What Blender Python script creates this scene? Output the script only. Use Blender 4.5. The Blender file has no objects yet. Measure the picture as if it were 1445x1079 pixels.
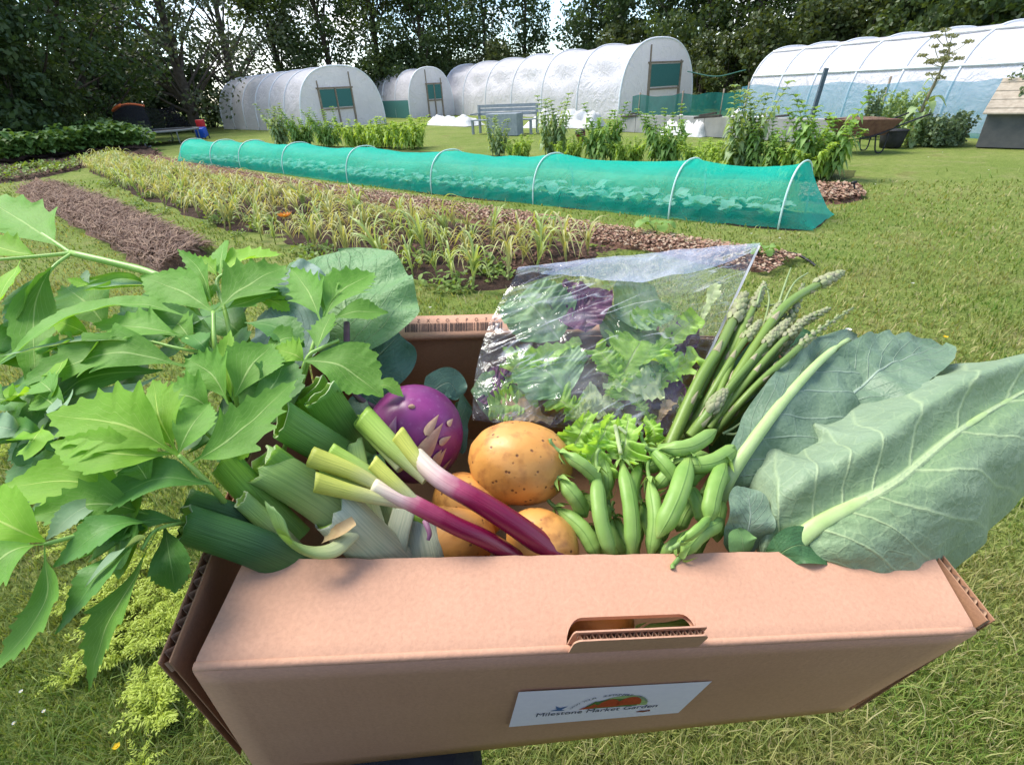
import bpy, bmesh, math, random
import numpy as np
from mathutils import Vector, Matrix, noise
random.seed(7); np.random.seed(7)
V = Vector
scene = bpy.context.scene
COL = scene.collection
PI = math.pi

# ------------------------------------------------------------------ camera
FPX, CX, CY = 720.0, 722.5, 539.5
PITCH, ROLL = math.atan(415/720.0), math.atan(0.055)
EYE = V((0, 0, 1.5))
FWD = V((0, math.cos(PITCH), -math.sin(PITCH)))
U0 = V((0, math.sin(PITCH), math.cos(PITCH))); R0 = V((1, 0, 0))
RGT = R0*math.cos(ROLL) - U0*math.sin(ROLL)
UPV = R0*math.sin(ROLL) + U0*math.cos(ROLL)

def ray(px, py):
    return FWD + RGT*((px-CX)/FPX) + UPV*((CY-py)/FPX)
def P(px, py, d):                      # point at depth d along the view axis
    return EYE + ray(px, py)*d
def G(px, py, z=0.0):                  # point on the level ground
    r = ray(px, py); return EYE + r*((z-EYE.z)/r.z)
def HD(px, py=130):                    # horizontal unit direction towards a pixel
    r = ray(px, py); v = V((r.x, r.y, 0)); return v.normalized()
def H(px, py, dist):                   # point on a pixel's ray at a horizontal distance
    r = ray(px, py); return EYE + r*(dist/math.hypot(r.x, r.y))
def PL(px, py, o, n):                  # ray - plane
    r = ray(px, py); return EYE + r*((o-EYE).dot(n)/r.dot(n))
def cv(a, b, c):                       # direction from right / up / towards-the-eye components
    return (RGT*a + UPV*b - FWD*c).normalized()

cam = bpy.data.cameras.new('camera'); cam_o = bpy.data.objects.new('camera', cam); COL.objects.link(cam_o)
mw = Matrix((RGT, UPV, -FWD)).transposed().to_4x4(); mw.translation = EYE
cam_o.matrix_world = mw
cam.sensor_fit = 'HORIZONTAL'; cam.sensor_width = 36; cam.lens = 36*FPX/1445
cam.clip_start = 0.02; cam.clip_end = 2000
scene.camera = cam_o

# the box frame: O = front left... of the crease centre, axes BX (width) BY (depth) BZ (up)
SC = 0.46/0.42
BO = EYE + (V((0.0493, 0.1577, 1.2493))-EYE)*SC
BX = V((0.9897, 0.0751, -0.1222)); BY = V((-0.0503, 0.9797, 0.1942)); BZ = V((0.1343, -0.1861, 0.9733))
def R(px, py, h=0.0):                  # point over the box: plane parallel to its rim, h above it
    return PL(px, py, BO+BZ*h, BZ)
def B(x, y, z): return BO + BX*x + BY*y + BZ*z

# ------------------------------------------------------------------ object helpers
def link(o, parent=None):
    COL.objects.link(o)
    if parent: o.parent = parent
    return o
def tag(o, label=None, cat=None, group=None, kind=None):
    if label: o['label'] = label
    if cat: o['category'] = cat
    if group: o['group'] = group
    if kind: o['kind'] = kind
    return o
def thing(name, label, cat, loc=(0, 0, 0), group=None):
    o = bpy.data.objects.new(name, None); o.empty_display_size = .1
    link(o); o.location = loc
    return tag(o, label, cat, group)
def copy_tree(o, parent=None):
    c = o.copy(); COL.objects.link(c)
    if parent: c.parent = parent
    for ch in list(o.children): copy_tree(ch, c)
    return c

class MB:
    def __init__(s): s.v = []; s.f = []; s.a = []; s.m = []; s.mi = 0
    def vert(s, p, a=(0, 0, 0)):
        s.v.append(tuple(p)); s.a.append(tuple(a)); return len(s.v)-1
    def face(s, *i): s.f.append(tuple(i)); s.m.append(s.mi)
    def quad(s, a, b, c, d, at=(0, 0, 0)):
        i = [s.vert(p, at) for p in (a, b, c, d)]; s.face(*i)
    def box(s, o, x, y, z, at=(0, 0, 0)):      # corner o, edge vectors
        c = [o, o+x, o+x+y, o+y, o+z, o+x+z, o+x+y+z, o+y+z]
        i = [s.vert(p, at) for p in c]
        if x.cross(y).dot(z) < 0: i = i[4:]+i[:4]
        for q in ((0, 3, 2, 1), (4, 5, 6, 7), (0, 1, 5, 4), (1, 2, 6, 5), (2, 3, 7, 6), (3, 0, 4, 7)):
            s.face(*[i[k] for k in q])
    def cbox(s, c, sx, sy, sz, ax=V((1, 0, 0)), ay=V((0, 1, 0)), az=V((0, 0, 1)), at=(0, 0, 0)):
        s.box(c-ax*sx/2-ay*sy/2-az*sz/2, ax*sx, ay*sy, az*sz, at)
    def beam(s, a, b, w, h=None, up=V((0, 0, 1))):
        h = h or w; d = (b-a); t = d.normalized(); sd = t.cross(up)
        if sd.length < 1e-4: sd = t.cross(V((1, 0, 0)))
        sd.normalize(); n = sd.cross(t)
        s.box(a-sd*w/2-n*h/2, d, sd*w, n*h)
    def build(s, name, mats, parent=None, smooth=True, sub=0, bevel=0):
        me = bpy.data.meshes.new(name)
        me.from_pydata(s.v, [], s.f)
        at = me.attributes.new('lf', 'FLOAT_VECTOR', 'POINT')
        at.data.foreach_set('vector', np.array(s.a, dtype=np.float32).ravel())
        for m in (mats if isinstance(mats, (list, tuple)) else [mats]): me.materials.append(m)
        if any(s.m): me.polygons.foreach_set('material_index', s.m)
        if smooth: me.polygons.foreach_set('use_smooth', [True]*len(me.polygons))
        me.update()
        o = bpy.data.objects.new(name, me); link(o)
        if parent:
            o.parent = parent
            o.matrix_parent_inverse = Matrix.Translation(parent.location).inverted()
        if bevel:
            b = o.modifiers.new('bevel', 'BEVEL'); b.width = bevel; b.segments = 2; b.limit_method = 'ANGLE'
        if sub:
            m = o.modifiers.new('sub', 'SUBSURF'); m.levels = sub; m.render_levels = sub
        return o

def smooth_path(pts, n):
    """Catmull-Rom through the points, n+1 samples."""
    pts = [V(p) for p in pts]
    if len(pts) == 2: return [pts[0].lerp(pts[1], i/n) for i in range(n+1)]
    e = [pts[0]*2-pts[1]] + pts + [pts[-1]*2-pts[-2]]
    L = len(pts)-1; out = []
    for i in range(n+1):
        x = i/n*L; k = min(int(x), L-1); t = x-k
        a, b, c, d = e[k:k+4]
        out.append(0.5*((2*b) + (c-a)*t + (2*a-5*b+4*c-d)*t*t + (3*b-a-3*c+d)*t**3))
    return out
def interp(tab, t):
    for (t0, v0), (t1, v1) in zip(tab, tab[1:]):
        if t <= t1: return v0 + (v1-v0)*(t-t0)/max(t1-t0, 1e-9)
    return tab[-1][1]
def frames(path, ref=None):
    n = len(path); T = []
    for i in range(n):
        T.append((path[min(i+1, n-1)]-path[max(i-1, 0)]).normalized())
    a = ref or V((0.123, .3, .9)); s0 = T[0].cross(a)
    if s0.length < 1e-3: s0 = T[0].cross(V((1, 0, 0)))
    s0.normalize(); S = []
    for t in T:
        s0 = (s0 - t*s0.dot(t)); s0.normalize(); S.append(s0.copy())
    return T, S, [s.cross(t) for s, t in zip(S, T)]
def tube(mb, path, rad, n=8, flat=1.0, ref=None, cap=(True, True), rnd=None, v0=0, v1=1, wob=0):
    """rad: number or function of t; flat squashes along the frame normal."""
    T, S, N = frames(path, ref); m = len(path)
    r = rad if callable(rad) else (lambda t: rad)
    rnd = random.random() if rnd is None else rnd
    rows = []
    for i, p in enumerate(path):
        t = i/(m-1); q = r(t); row = []
        for k in range(n):
            a = 2*PI*k/n
            w = 1+wob*noise.noise(p*40+S[i]*math.cos(a)*2+N[i]*math.sin(a)*2)
            row.append(mb.vert(p + S[i]*(math.cos(a)*q*w) + N[i]*(math.sin(a)*q*flat*w), (k/n, v0+(v1-v0)*t, rnd)))
        rows.append(row)
    for a, b in zip(rows, rows[1:]):
        for k in range(n):
            mb.face(a[k], a[(k+1) % n], b[(k+1) % n], b[k])
    if cap[0]: mb.face(*rows[0][::-1])
    if cap[1]: mb.face(*rows[-1])
    return rows
def leaf(mb, spine, W, nrm, prof, N=16, M=4,  cup=.15, slant=.35, rip=0., rf=3, crinkle=0., cs=60, rnd=None, twist=0, lw=1.):
    path = smooth_path(spine, N)
    rnd = random.random() if rnd is None else rnd
    ph = random.random()*9; rows = []
    for i, p in enumerate(path):
        t = i/N
        T = (path[min(i+1, N)]-path[max(i-1, 0)]).normalized()
        S = T.cross(nrm)
        if S.length < 1e-4: S = T.cross(V((.3, .5, .7)))
        S.normalize(); n = S.cross(T)
        if twist:
            S = Matrix.Rotation(twist*t, 3, T) @ S; n = S.cross(T)
        w = W*prof(t); row = []
        for j in range(-M, M+1):
            u = j/M; au = abs(u)
            if u < 0: w = W*prof(t)*lw
            else: w = W*prof(t)
            q = p + S*(u*w) + T*(slant*au*w) + n*(cup*w*au*au)
            if rip: q += n*(rip*W*au**1.5*(1.5*noise.noise(V((t*rf*2.2, ph, 3 if u > 0 else -3)))+.35*math.sin(rf*2*PI*t + ph + (2 if u > 0 else 0))) * min(1, t*6))
            if crinkle: q += n*(crinkle*noise.noise(q*cs + V((ph, 0, 0)))) 
            row.append(mb.vert(q, (u, t, rnd)))
        rows.append(row)
    for a, b in zip(rows, rows[1:]):
        for j in range(2*M): mb.face(a[j], a[j+1], b[j+1], b[j])
def p_oval(t): return max(0.012, math.sin(PI*min(1, t**.8))**.8)
def p_lance(t): return max(0.01, math.sin(PI*t**.62)**.9*(1-.25*t))
def serr(base, nt, amp):
    return lambda t: base(t)*(1-amp*((t*nt) % 1.0))
LOV = [(0, .03), (.14, .05), (.3, .42), (.40, .66), (.45, .92), (.47, .62), (.53, .66), (.58, .84), (.60, .56), (.66, .56), (.70, .66), (.72, .42),
       (.77, .41), (.81, .46), (.83, .28), (.88, .22), (.91, .24), (.925, .12), (1, .0)]
def p_lovage(t): return max(.004, interp(LOV, t))
LOV2 = [(0, .03), (.12, .15), (.3, .62), (.42, .86), (.52, .98), (.54, .84), (.62, .9), (.64, .74), (.71, .74), (.73, .58), (.79, .54), (.81, .40), (.87, .35), (.89, .22), (.95, .13), (1, 0)]
def p_lovage2(t): return max(.004, interp(LOV2, t)*(1-.06*((t*24) % 1.0)*(t > .3)))
def blob(mb, c, rx, ry, rz, ax=None, seg=20, rings=14, ns=0, nf=3, seed=0, rnd=0):
    X, Y, Z = ax or (V((1, 0, 0)), V((0, 1, 0)), V((0, 0, 1)))
    idx = []
    for i in range(rings+1):
        th = PI*i/rings; row = []
        for k in range(seg):
            a = 2*PI*k/seg
            d = V((math.sin(th)*math.cos(a), math.sin(th)*math.sin(a), math.cos(th)))
            s = 1+ns*noise.fractal(d*nf+V((seed*7.3, seed, 0)), 1, 2, 3)
            row.append(mb.vert(c + X*(d.x*rx*s)+Y*(d.y*ry*s)+Z*(d.z*rz*s), (k/seg, i/rings, rnd)))
            if i in (0, rings): row = row*seg; break
        idx.append(row)
    for a, b in zip(idx, idx[1:]):
        for k in range(seg):
            q = [a[k], b[k], b[(k+1) % seg], a[(k+1) % seg]]
            u = []
            for z in q:
                if z not in u: u.append(z)
            mb.face(*u)
def npmesh(name, verts, faces4=None, faces3=None, lf=None, mat=None, smooth=False):
    me = bpy.data.meshes.new(name)
    me.vertices.add(len(verts)); me.vertices.foreach_set('co', np.asarray(verts, np.float32).ravel())
    li = []; tot = []
    if faces4 is not None: li.append(faces4.ravel()); tot.append(np.full(len(faces4), 4, np.int32))
    if faces3 is not None: li.append(faces3.ravel()); tot.append(np.full(len(faces3), 3, np.int32))
    li = np.concatenate(li).astype(np.int32); tot = np.concatenate(tot)
    me.loops.add(len(li)); me.loops.foreach_set('vertex_index', li)
    me.polygons.add(len(tot)); st = np.concatenate([[0], np.cumsum(tot)[:-1]]).astype(np.int32)
    me.polygons.foreach_set('loop_start', st); me.polygons.foreach_set('loop_total', tot)
    if smooth: me.polygons.foreach_set('use_smooth', np.ones(len(tot), bool))
    me.update(calc_edges=True)
    if lf is not None:
        a = me.attributes.new('lf', 'FLOAT_VECTOR', 'POINT'); a.data.foreach_set('vector', np.asarray(lf, np.float32).ravel())
    if mat: me.materials.append(mat)
    return me

# ------------------------------------------------------------------ materials
class NT:
    def __init__(s, name):
        s.m = bpy.data.materials.new(name); s.m.use_nodes = True
        s.t = s.m.node_tree; s.t.nodes.clear()
        s.out = s.t.nodes.new('ShaderNodeOutputMaterial')
    def n(s, ty, props=None, **ins):
        nd = s.t.nodes.new('ShaderNode'+ty)
        for k, v in (props or {}).items(): setattr(nd, k, v)
        for k, v in ins.items():
            k = int(k[1:]) if k[0] == '_' and k[1:].isdigit() else k.replace('_', ' ')
            s.set(nd.inputs[k], v)
        return nd
    def set(s, sock, v):
        if isinstance(v, bpy.types.NodeSocket): s.t.links.new(v, sock)
        elif isinstance(v, bpy.types.Node): s.t.links.new(v.outputs[0], sock)
        else:
            if isinstance(v, (tuple, list)) and len(v) == 3 and sock.type == 'RGBA': v = (*v, 1)
            sock.default_value = v
    def math(s, op, a, b=0.0, c=0.0, clamp=False):
        return s.n('Math', {'operation': op, 'use_clamp': clamp}, _0=a, _1=b, _2=c).outputs[0]
    def mix(s, f, a, b, mode='MIX'):
        nd = s.t.nodes.new('ShaderNodeMix'); nd.data_type = 'RGBA'; nd.blend_type = mode
        s.set(nd.inputs[0], f); s.set(nd.inputs[6], a); s.set(nd.inputs[7], b); return nd.outputs[2]
    def ramp(s, f, stops, interp='LINEAR'):
        nd = s.n('ValToRGB', None, Fac=f); cr = nd.color_ramp; cr.interpolation = interp
        while len(cr.elements) < len(stops): cr.elements.new(.5)
        for e, (p, c) in zip(cr.elements, stops):
            e.position = p; e.color = (*c, 1) if isinstance(c, tuple) else (c, c, c, 1)
        return nd.outputs[0]
    def noise(s, scale, detail=3, rough=.55, vec=None, dist=0):
        nd = s.n('TexNoise', None, Scale=scale, Detail=detail, Roughness=rough, Distortion=dist)
        nd.inputs['Vector'].default_value = (0, 0, 0)
        s.t.links.new(vec if vec is not None else s.obj(), nd.inputs['Vector']); return nd.outputs[0]
    def obj(s):
        if not hasattr(s, '_o'): s._o = s.n('TexCoord').outputs['Object']
        return s._o
    def lf(s):
        if not hasattr(s, '_l'):
            a = s.n('Attribute', {'attribute_name': 'lf'}); s._l = s.n('SeparateXYZ', None, Vector=a.outputs['Vector']).outputs
        return s._l
    def done(s, shader):
        s.t.links.new(shader if isinstance(shader, bpy.types.NodeSocket) else shader.outputs[0], s.out.inputs[0]); return s.m
    def bsdf(s, col, rough=.6, spec=.3, normal=None, **k):
        b = s.n('BsdfPrincipled', None, Base_Color=col, Roughness=rough, **k)
        b.inputs['Specular IOR Level'].default_value = spec
        if normal is not None: s.set(b.inputs['Normal'], normal)
        return b.outputs[0]
    def bump(s, h, strength=.3, dist=.01):
        return s.n('Bump', None, Strength=strength, Distance=dist, Height=h).outputs[0]
    def mixs(s, f, a, b):
        nd = s.t.nodes.new('ShaderNodeMixShader'); s.set(nd.inputs[0], f); s.t.links.new(a, nd.inputs[1]); s.t.links.new(b, nd.inputs[2]); return nd.outputs[0]
    def transl(s, col, normal=None):
        b = s.n('BsdfTranslucent', None, Color=col)
        if normal is not None: s.set(b.inputs['Normal'], normal)
        return b.outputs[0]

def PM(name, c1, c2=None, scale=20, rough=.6, spec=.3, bump=0., bscale=60, bdist=.004, transl=0., metallic=0., detail=4, rndmix=0.):
    """plain procedural material: two colours through noise, optional bump"""
    t = NT(name); c2 = c2 or tuple(x*.7 for x in c1)
    col = t.mix(t.ramp(t.noise(scale, detail), [(.32, 0.), (.68, 1.)]), c1, c2)
    if rndmix: col = t.mix(t.math('MULTIPLY', t.lf()[2], rndmix), col, c2)
    nm = t.bump(t.noise(bscale, 4), bump, bdist) if bump else None
    b = t.bsdf(col, rough, spec, nm, Metallic=metallic)
    if transl: b = t.mixs(transl, b, t.transl(col, nm))
    return t.done(b)

def LM(name, c1, c2, vein=(.3, .45, .15), nv=9, slant=.5, vw=.05, mid=.05, transl=.35, rough=.45, spec=.35, bump=.4, nscale=25, tint=(1.5, 1.35, .5), vmix=.7, ret=0.0, bd=.002, tipcol=None, c3=None, vbump=-.5, ribcol=None):
    """leaf: colour by noise and per-leaf value, midrib and side veins from the leaf's own (u,v)"""
    t = NT(name); u, v, r = t.lf()
    au = t.math('ABSOLUTE', u)
    col = t.mix(t.ramp(t.noise(nscale, 4), [(.3, 0.), (.7, 1.)]), c1, c2)
    col = t.mix(t.math('MULTIPLY', r, .6), col, c3 or tuple(min(1, x*1.5) for x in c2))
    if ribcol: col = t.mix(t.math('MULTIPLY', t.ramp(au, [(.0, 1.), (.55, 0.)]), .55), col, ribcol)
    if tipcol: col = t.mix(t.ramp(v, [(.55, 0.), (1., 1.)]), col, tipcol)
    wv = t.math('ADD', t.math('SUBTRACT', v, t.math('MULTIPLY', au, slant/nv*2.2)), t.math('MULTIPLY', t.noise(26, 3), .045))
    fr = t.math('ABSOLUTE', t.math('SUBTRACT', t.math('FRACT', t.math('MULTIPLY', wv, nv)), .5))
    side = t.math('SUBTRACT', 1., t.math('DIVIDE', fr, vw*nv*.16), clamp=True)
    side = t.math('MULTIPLY', side, t.math('SUBTRACT', 1.15, au, clamp=True))
    midm = t.math('SUBTRACT', 1., t.math('DIVIDE', au, t.math('MULTIPLY', mid, t.math('SUBTRACT', 1.25, v))), clamp=True)
    vm = t.math('MAXIMUM', t.math('MULTIPLY', side, .75), t.math('MULTIPLY', midm, 1.6), clamp=True)
    if ret:                                # fine reticulated veins
        vo = t.n('TexVoronoi', {'feature': 'DISTANCE_TO_EDGE'}, Scale=ret, Vector=t.obj())
        rm = t.math('SUBTRACT', 1., t.math('DIVIDE', vo.outputs[0], .05), clamp=True)
        vm = t.math('MAXIMUM', vm, t.math('MULTIPLY', rm, .16))
    col = t.mix(t.math('MULTIPLY', vm, vmix), col, vein)
    h = t.math('ADD', t.math('MULTIPLY', vm, vbump), t.math('MULTIPLY', t.noise(nscale*5, 3), .6))
    nm = t.bump(h, bump, bd)
    b = t.bsdf(col, rough, spec, nm)
    if transl:
        tc = t.mix(1., col, tint, 'MULTIPLY')
        b = t.mixs(transl, b, t.transl(tc, nm))
    return t.done(b)

# ------------------------------------------------------------------ world + sun
SUN_EL, SUN_AZ = math.radians(57), math.radians(-62)      # azimuth from +Y (ahead), negative = left
w = bpy.data.worlds.new('World'); scene.world = w; w.use_nodes = True
nt = w.node_tree; nt.nodes.clear()
def wn(t, **k):
    n = nt.nodes.new('ShaderNode'+t)
    return n
sky = wn('TexSky'); sky.sky_type = 'NISHITA'; sky.sun_disc = False; sky.sun_elevation = SUN_EL; sky.sun_rotation = SUN_AZ
sky.air_density = 1.0; sky.dust_density = .15; sky.ozone_density = 3.0
tc = wn('TexCoord'); no = wn('TexNoise'); no.inputs['Scale'].default_value = 3.2; no.inputs['Detail'].default_value = 6; no.inputs['Roughness'].default_value = .6
nt.links.new(tc.outputs['Generated'], no.inputs['Vector'])
rp = wn('ValToRGB'); rp.color_ramp.elements[0].position = .52; rp.color_ramp.elements[1].position = .66
nt.links.new(no.outputs[0], rp.inputs[0])
mx = wn('Mix'); mx.data_type = 'RGBA'; nt.links.new(rp.outputs[0], mx.inputs[0]); nt.links.new(sky.outputs[0], mx.inputs[6]); mx.inputs[7].default_value = (8.8, 8.7, 8.6, 1)
bg = wn('Background'); bg.inputs[1].default_value = .135; nt.links.new(mx.outputs[2], bg.inputs[0])
ow = wn('OutputWorld'); nt.links.new(bg.outputs[0], ow.inputs[0])
sl = bpy.data.lights.new('sun', 'SUN'); sl.energy = 2.9; sl.angle = math.radians(28); sl.color = (1, .94, .83)
so = bpy.data.objects.new('sun', sl); link(so)
sd = V((math.sin(SUN_AZ)*math.cos(SUN_EL), math.cos(SUN_AZ)*math.cos(SUN_EL), math.sin(SUN_EL)))
so.rotation_euler = sd.to_track_quat('Z', 'Y').to_euler(); so.location = (0, 0, 30)
scene.view_settings.view_transform = 'Standard'; scene.view_settings.look = 'None'
scene.view_settings.exposure = 1.12; scene.view_settings.gamma = 1
scene.cycles.max_bounces = 10; scene.cycles.transparent_max_bounces = 24
scene.cycles.use_adaptive_sampling = True
# =================================================================== FOREGROUND: the box and what is in it
def pxm(px, d): return px*d/FPX
def dep(p): return (p-EYE).dot(FWD)

# ---- cardboard material: kraft with fibres and flecks
def kraft(name, c1, c2):
    t = NT(name); o = t.obj()
    n1 = t.noise(9, 3); n2 = t.noise(420, 2); n3 = t.noise(1600, 1)
    col = t.mix(t.ramp(n1, [(.3, 0.), (.7, 1.)]), c1, c2)
    col = t.mix(t.ramp(n2, [(.35, .0), (.75, .35)]), col, tuple(x*.72 for x in c1))
    col = t.mix(t.ramp(n3, [(.7, 0.), (.8, .4)]), col, tuple(x*.55 for x in c1))
    dx = t.n('VectorMath', {'operation': 'DOT_PRODUCT'}, _0=o, _1=tuple(BX)).outputs['Value']
    fl = t.math('SINE', t.math('ADD', t.math('MULTIPLY', dx, 900.), t.math('MULTIPLY', n1, 1.5)))
    sc = t.ramp(t.noise(55, 5, .7, dist=1.5), [(.60, 0.), (.72, 1.)]); col = t.mix(t.math('MULTIPLY', sc, .22), col, tuple(min(1, x*1.25) for x in c2))
    st = t.ramp(t.noise(14, 4, .6), [(.58, 0.), (.75, 1.)]); col = t.mix(t.math('MULTIPLY', st, .22), col, tuple(x*.75 for x in c1))
    col = t.mix(t.math('MULTIPLY', t.math('ADD', fl, 1.), .010), col, tuple(x*.7 for x in c1))
    h = t.math('ADD', t.math('ADD', n2, t.math('MULTIPLY', n1, 2.)), t.math('MULTIPLY', fl, .07))
    return t.done(t.bsdf(col, .75, .18, t.bump(h, .25, .001)))
KRAFT = kraft('kraft_card', (.52, .287, .187), (.575, .325, .217))
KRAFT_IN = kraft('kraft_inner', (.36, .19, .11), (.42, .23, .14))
FLUTE = PM('kraft_flute', (.60, .42, .30), (.42, .27, .18), 300, .8, .1)

box = thing('cardboard_box', 'open brown cardboard box full of vegetables with a white logo label on its front', 'box', tuple(BO))
HB = .165; WX = .238; DB = .30; TH = .005
FL, FR = R(270, 945), R(1381, 892)
BL, BR = PL(365, 1092, BO, BY), PL(1190, 1003, BO, BY)
KL, KR = R(345, 790), R(1312, 775)
# front panel
mb = MB(); n_ = 40
def grid_sheet(mb, a, b, c, d, nu, nv, nrm, amp=.0, freq=14, th=TH):
    """thin slab between a-b (bottom) and d-c (top), thickness th against nrm, with slight warping"""
    rows = []
    for side in (0, 1):
        g = []
        for j in range(nv+1):
            r = []
            for i in range(nu+1):
                s, t = i/nu, j/nv
                p = a.lerp(b, s).lerp(d.lerp(c, s), t)
                e = math.sin(PI*s)*math.sin(PI*t)
                p = p + nrm*(amp*noise.noise(p*freq)*(.3+e) - side*th)
                r.append(mb.vert(p, (s, t, .5)))
            g.append(r)
        rows.append(g)
    f, k = rows
    for j in range(nv):
        for i in range(nu):
            mb.face(f[j][i], f[j][i+1], f[j+1][i+1], f[j+1][i])
            mb.face(k[j][i], k[j+1][i], k[j+1][i+1], k[j][i+1])
    for i in range(nu):
        mb.face(f[0][i+1], f[0][i], k[0][i], k[0][i+1]); mb.face(f[nv][i], f[nv][i+1], k[nv][i+1], k[nv][i])
    for j in range(nv):
        mb.face(f[j][0], f[j+1][0], k[j+1][0], k[j][0]); mb.face(f[j+1][nu], f[j][nu], k[j][nu], k[j+1][nu])
FN = -BY
cr = .0025
grid_sheet(mb, BL, BR, FR-BZ*cr, FL-BZ*cr, 30, 10, FN, .0006)
front = mb.build('front_panel', KRAFT, box)
# flap, notched by the hand hole
def flap(s, t): return FL.lerp(FR, s).lerp(KL.lerp(KR, s), t)
mb = MB(); up = BZ
def flap_st(px, py):
    q = R(px, py)-FL; e = FR-FL; k = KL-FL; e2, k2, ek = e.dot(e), k.dot(k), e.dot(k)
    a_, b_ = q.dot(e), q.dot(k); dt = e2*k2-ek*ek; return (a_*k2-b_*ek)/dt, (b_*e2-a_*ek)/dt
s0, s1, t1 = flap_st(801, 925)[0], flap_st(990, 917)[0], flap_st(890, 874)[1]+.02
top_edge = []; 
def fv(s, t, k):
    p = flap(s, t) + BY*(cr*(1-t)) ; p += BZ*(.0010*noise.noise(p*16)*(t) - k*TH*.8 - (cr*.5*(1-min(1, t*14)) if t < .07 else 0) + .0006*noise.noise(p*160)*(t > .99))
    if t > .99: p += BY*(.0010*noise.noise(p*90))
    return p
def cell(sa, sb, ta, tb, nu, nv):
    for k in (0, 1):
        g = [[mb.vert(fv(sa+(sb-sa)*i/nu, ta+(tb-ta)*j/nv, k)) for i in range(nu+1)] for j in range(nv+1)]
        for j in range(nv):
            for i in range(nu):
                q = (g[j][i], g[j][i+1], g[j+1][i+1], g[j+1][i]); mb.face(*(q if k == 0 else q[::-1]))
cell(0, s0, 0, 1, 24, 14); cell(s1, 1, 0, 1, 18, 14); cell(s0, s1, t1, 1, 12, 8)
def rim(pts):
    a = [[mb.vert(fv(s, t, k)) for s, t in pts] for k in (0, 1)]
    for i in range(len(pts)-1): mb.face(a[0][i], a[1][i], a[1][i+1], a[0][i+1])
def ln(a, b, n): return [(a[0]+(b[0]-a[0])*i/n, a[1]+(b[1]-a[1])*i/n) for i in range(n+1)]
rim(ln((0, 0), (0, 1), 14)); rim(ln((0, 1), (1, 1), 50)); rim(ln((1, 1), (1, 0), 14))
rim(ln((s0, 0), (s0, t1), 6)); rim(ln((s0, t1), (s1, t1), 12)); rim(ln((s1, t1), (s1, 0), 6))
# rounded upper corners of the hand hole
for sc_, sg in ((s0, 1), (s1, -1)):
    for k in (0, 1):
        c = mb.vert(fv(sc_, t1, k)); arc = []
        for i in range(7):
            a = PI/2*i/6
            arc.append(mb.vert(fv(sc_+sg*.020*(1-math.sin(a)), t1-.24*(1-math.cos(a)), k)))
        for i in range(6):
            q = (c, arc[i], arc[i+1]); mb.face(*(q if (k == 0) == (sg > 0) else q[::-1]))
flap_o = mb.build('top_flap', KRAFT, box)
mb = MB(); tube(mb, [FL.lerp(FR, i/40)+BY*cr-BZ*cr+V((0, 0, .0003))*noise.noise(V((i*.7, 0, 0))) for i in range(41)], cr, 12, cap=(True, True)); mb.build('crease', KRAFT, box)
# tab standing up from the crease in the hand hole
mb = MB()
def tabp(s, h): return FL.lerp(FR, s0+.002+(s1-s0-.004)*s) + (BZ*.985-BY*.10)*h
TW = 16; THT = .0180
for k, off in ((0, 0.), (1, .0042)):
    pts = []
    o = BY*off
    outl = [(0, -.002)]
    for i in range(7): a = PI/2*i/6; outl.append((.055*(1-math.cos(a)) if k == 0 else .02*(1-math.cos(a)), THT-.006+.006*math.sin(a)+k*.0012))
    for i in range(1, TW): outl.append((.06+.88*i/TW, THT+k*.0012+.00035*noise.noise(V((i*1.7, k, 0)))))
    for i in range(7): a = PI/2*(1-i/6); outl.append((1-.055*(1-math.cos(a)) if k == 0 else 1-.02*(1-math.cos(a)), THT-.006+.006*math.sin(a)+k*.0012))
    outl.append((1, -.002))
    f = [mb.vert(tabp(s, h)+o) for s, h in outl]; b = [mb.vert(tabp(s, h)+o+BY*.0009) for s, h in outl]
    mb.mi = 0; mb.face(*f[::-1]); mb.face(*b)
    for i in range(len(f)-1): mb.face(f[i], f[i+1], b[i+1], b[i])
# fluting between the two liners
mb.mi = 1
w0 = []
for i in range(90):
    s = .03+.94*i/89; z = THT-.001+.0003*noise.noise(V((i*.9, 3, 0)))
    yy = .0009+.0033*(.5+.5*math.sin(i*1.45))
    w0.append((mb.vert(tabp(s, z)+BY*yy), mb.vert(tabp(s, z-.006)+BY*yy)))
for a, b in zip(w0, w0[1:]): mb.face(a[0], b[0], b[1], a[1])
tab_o = mb.build('hand_hole_tab', [KRAFT, FLUTE], front, smooth=False)
# corrugated side walls and bottom and back
def corr_wall(name, a, b, inn, h, parent, rr=.0006):
    """wall from a to b (top edge), inn = inward unit, h = height: two liners and a flute"""
    mb = MB(); th = .0062; d = (b-a)
    mb.box(a-BZ*h, d, inn*.0009, BZ*h); mb.box(a+inn*(th-.0009)-BZ*h, d, inn*.0009, BZ*(h+.0002))
    m1 = mb.build(name, KRAFT_IN if name != 'back_wall' else KRAFT_IN, parent, smooth=False, bevel=.0003)
    mb = MB(); n = int(d.length/.0011); w = []
    for i in range(n+1):
        q = a+d*(i/n)+inn*(.0009+(th-.0018)*(.5+.5*math.sin(i*2*PI/7)))
        w.append((mb.vert(q-BZ*.0006), mb.vert(q-BZ*.012)))
    for p, q in zip(w, w[1:]): mb.face(p[0], q[0], q[1], p[1])
    mb.build('flute', FLUTE, m1)
    return m1
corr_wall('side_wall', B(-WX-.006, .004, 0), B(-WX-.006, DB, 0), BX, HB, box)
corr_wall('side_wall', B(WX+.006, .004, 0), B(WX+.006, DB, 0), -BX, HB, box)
corr_wall('back_wall', B(-WX, DB+.012, -.004), B(WX, DB+.012, -.004), -BY, HB-.004, box)
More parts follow.
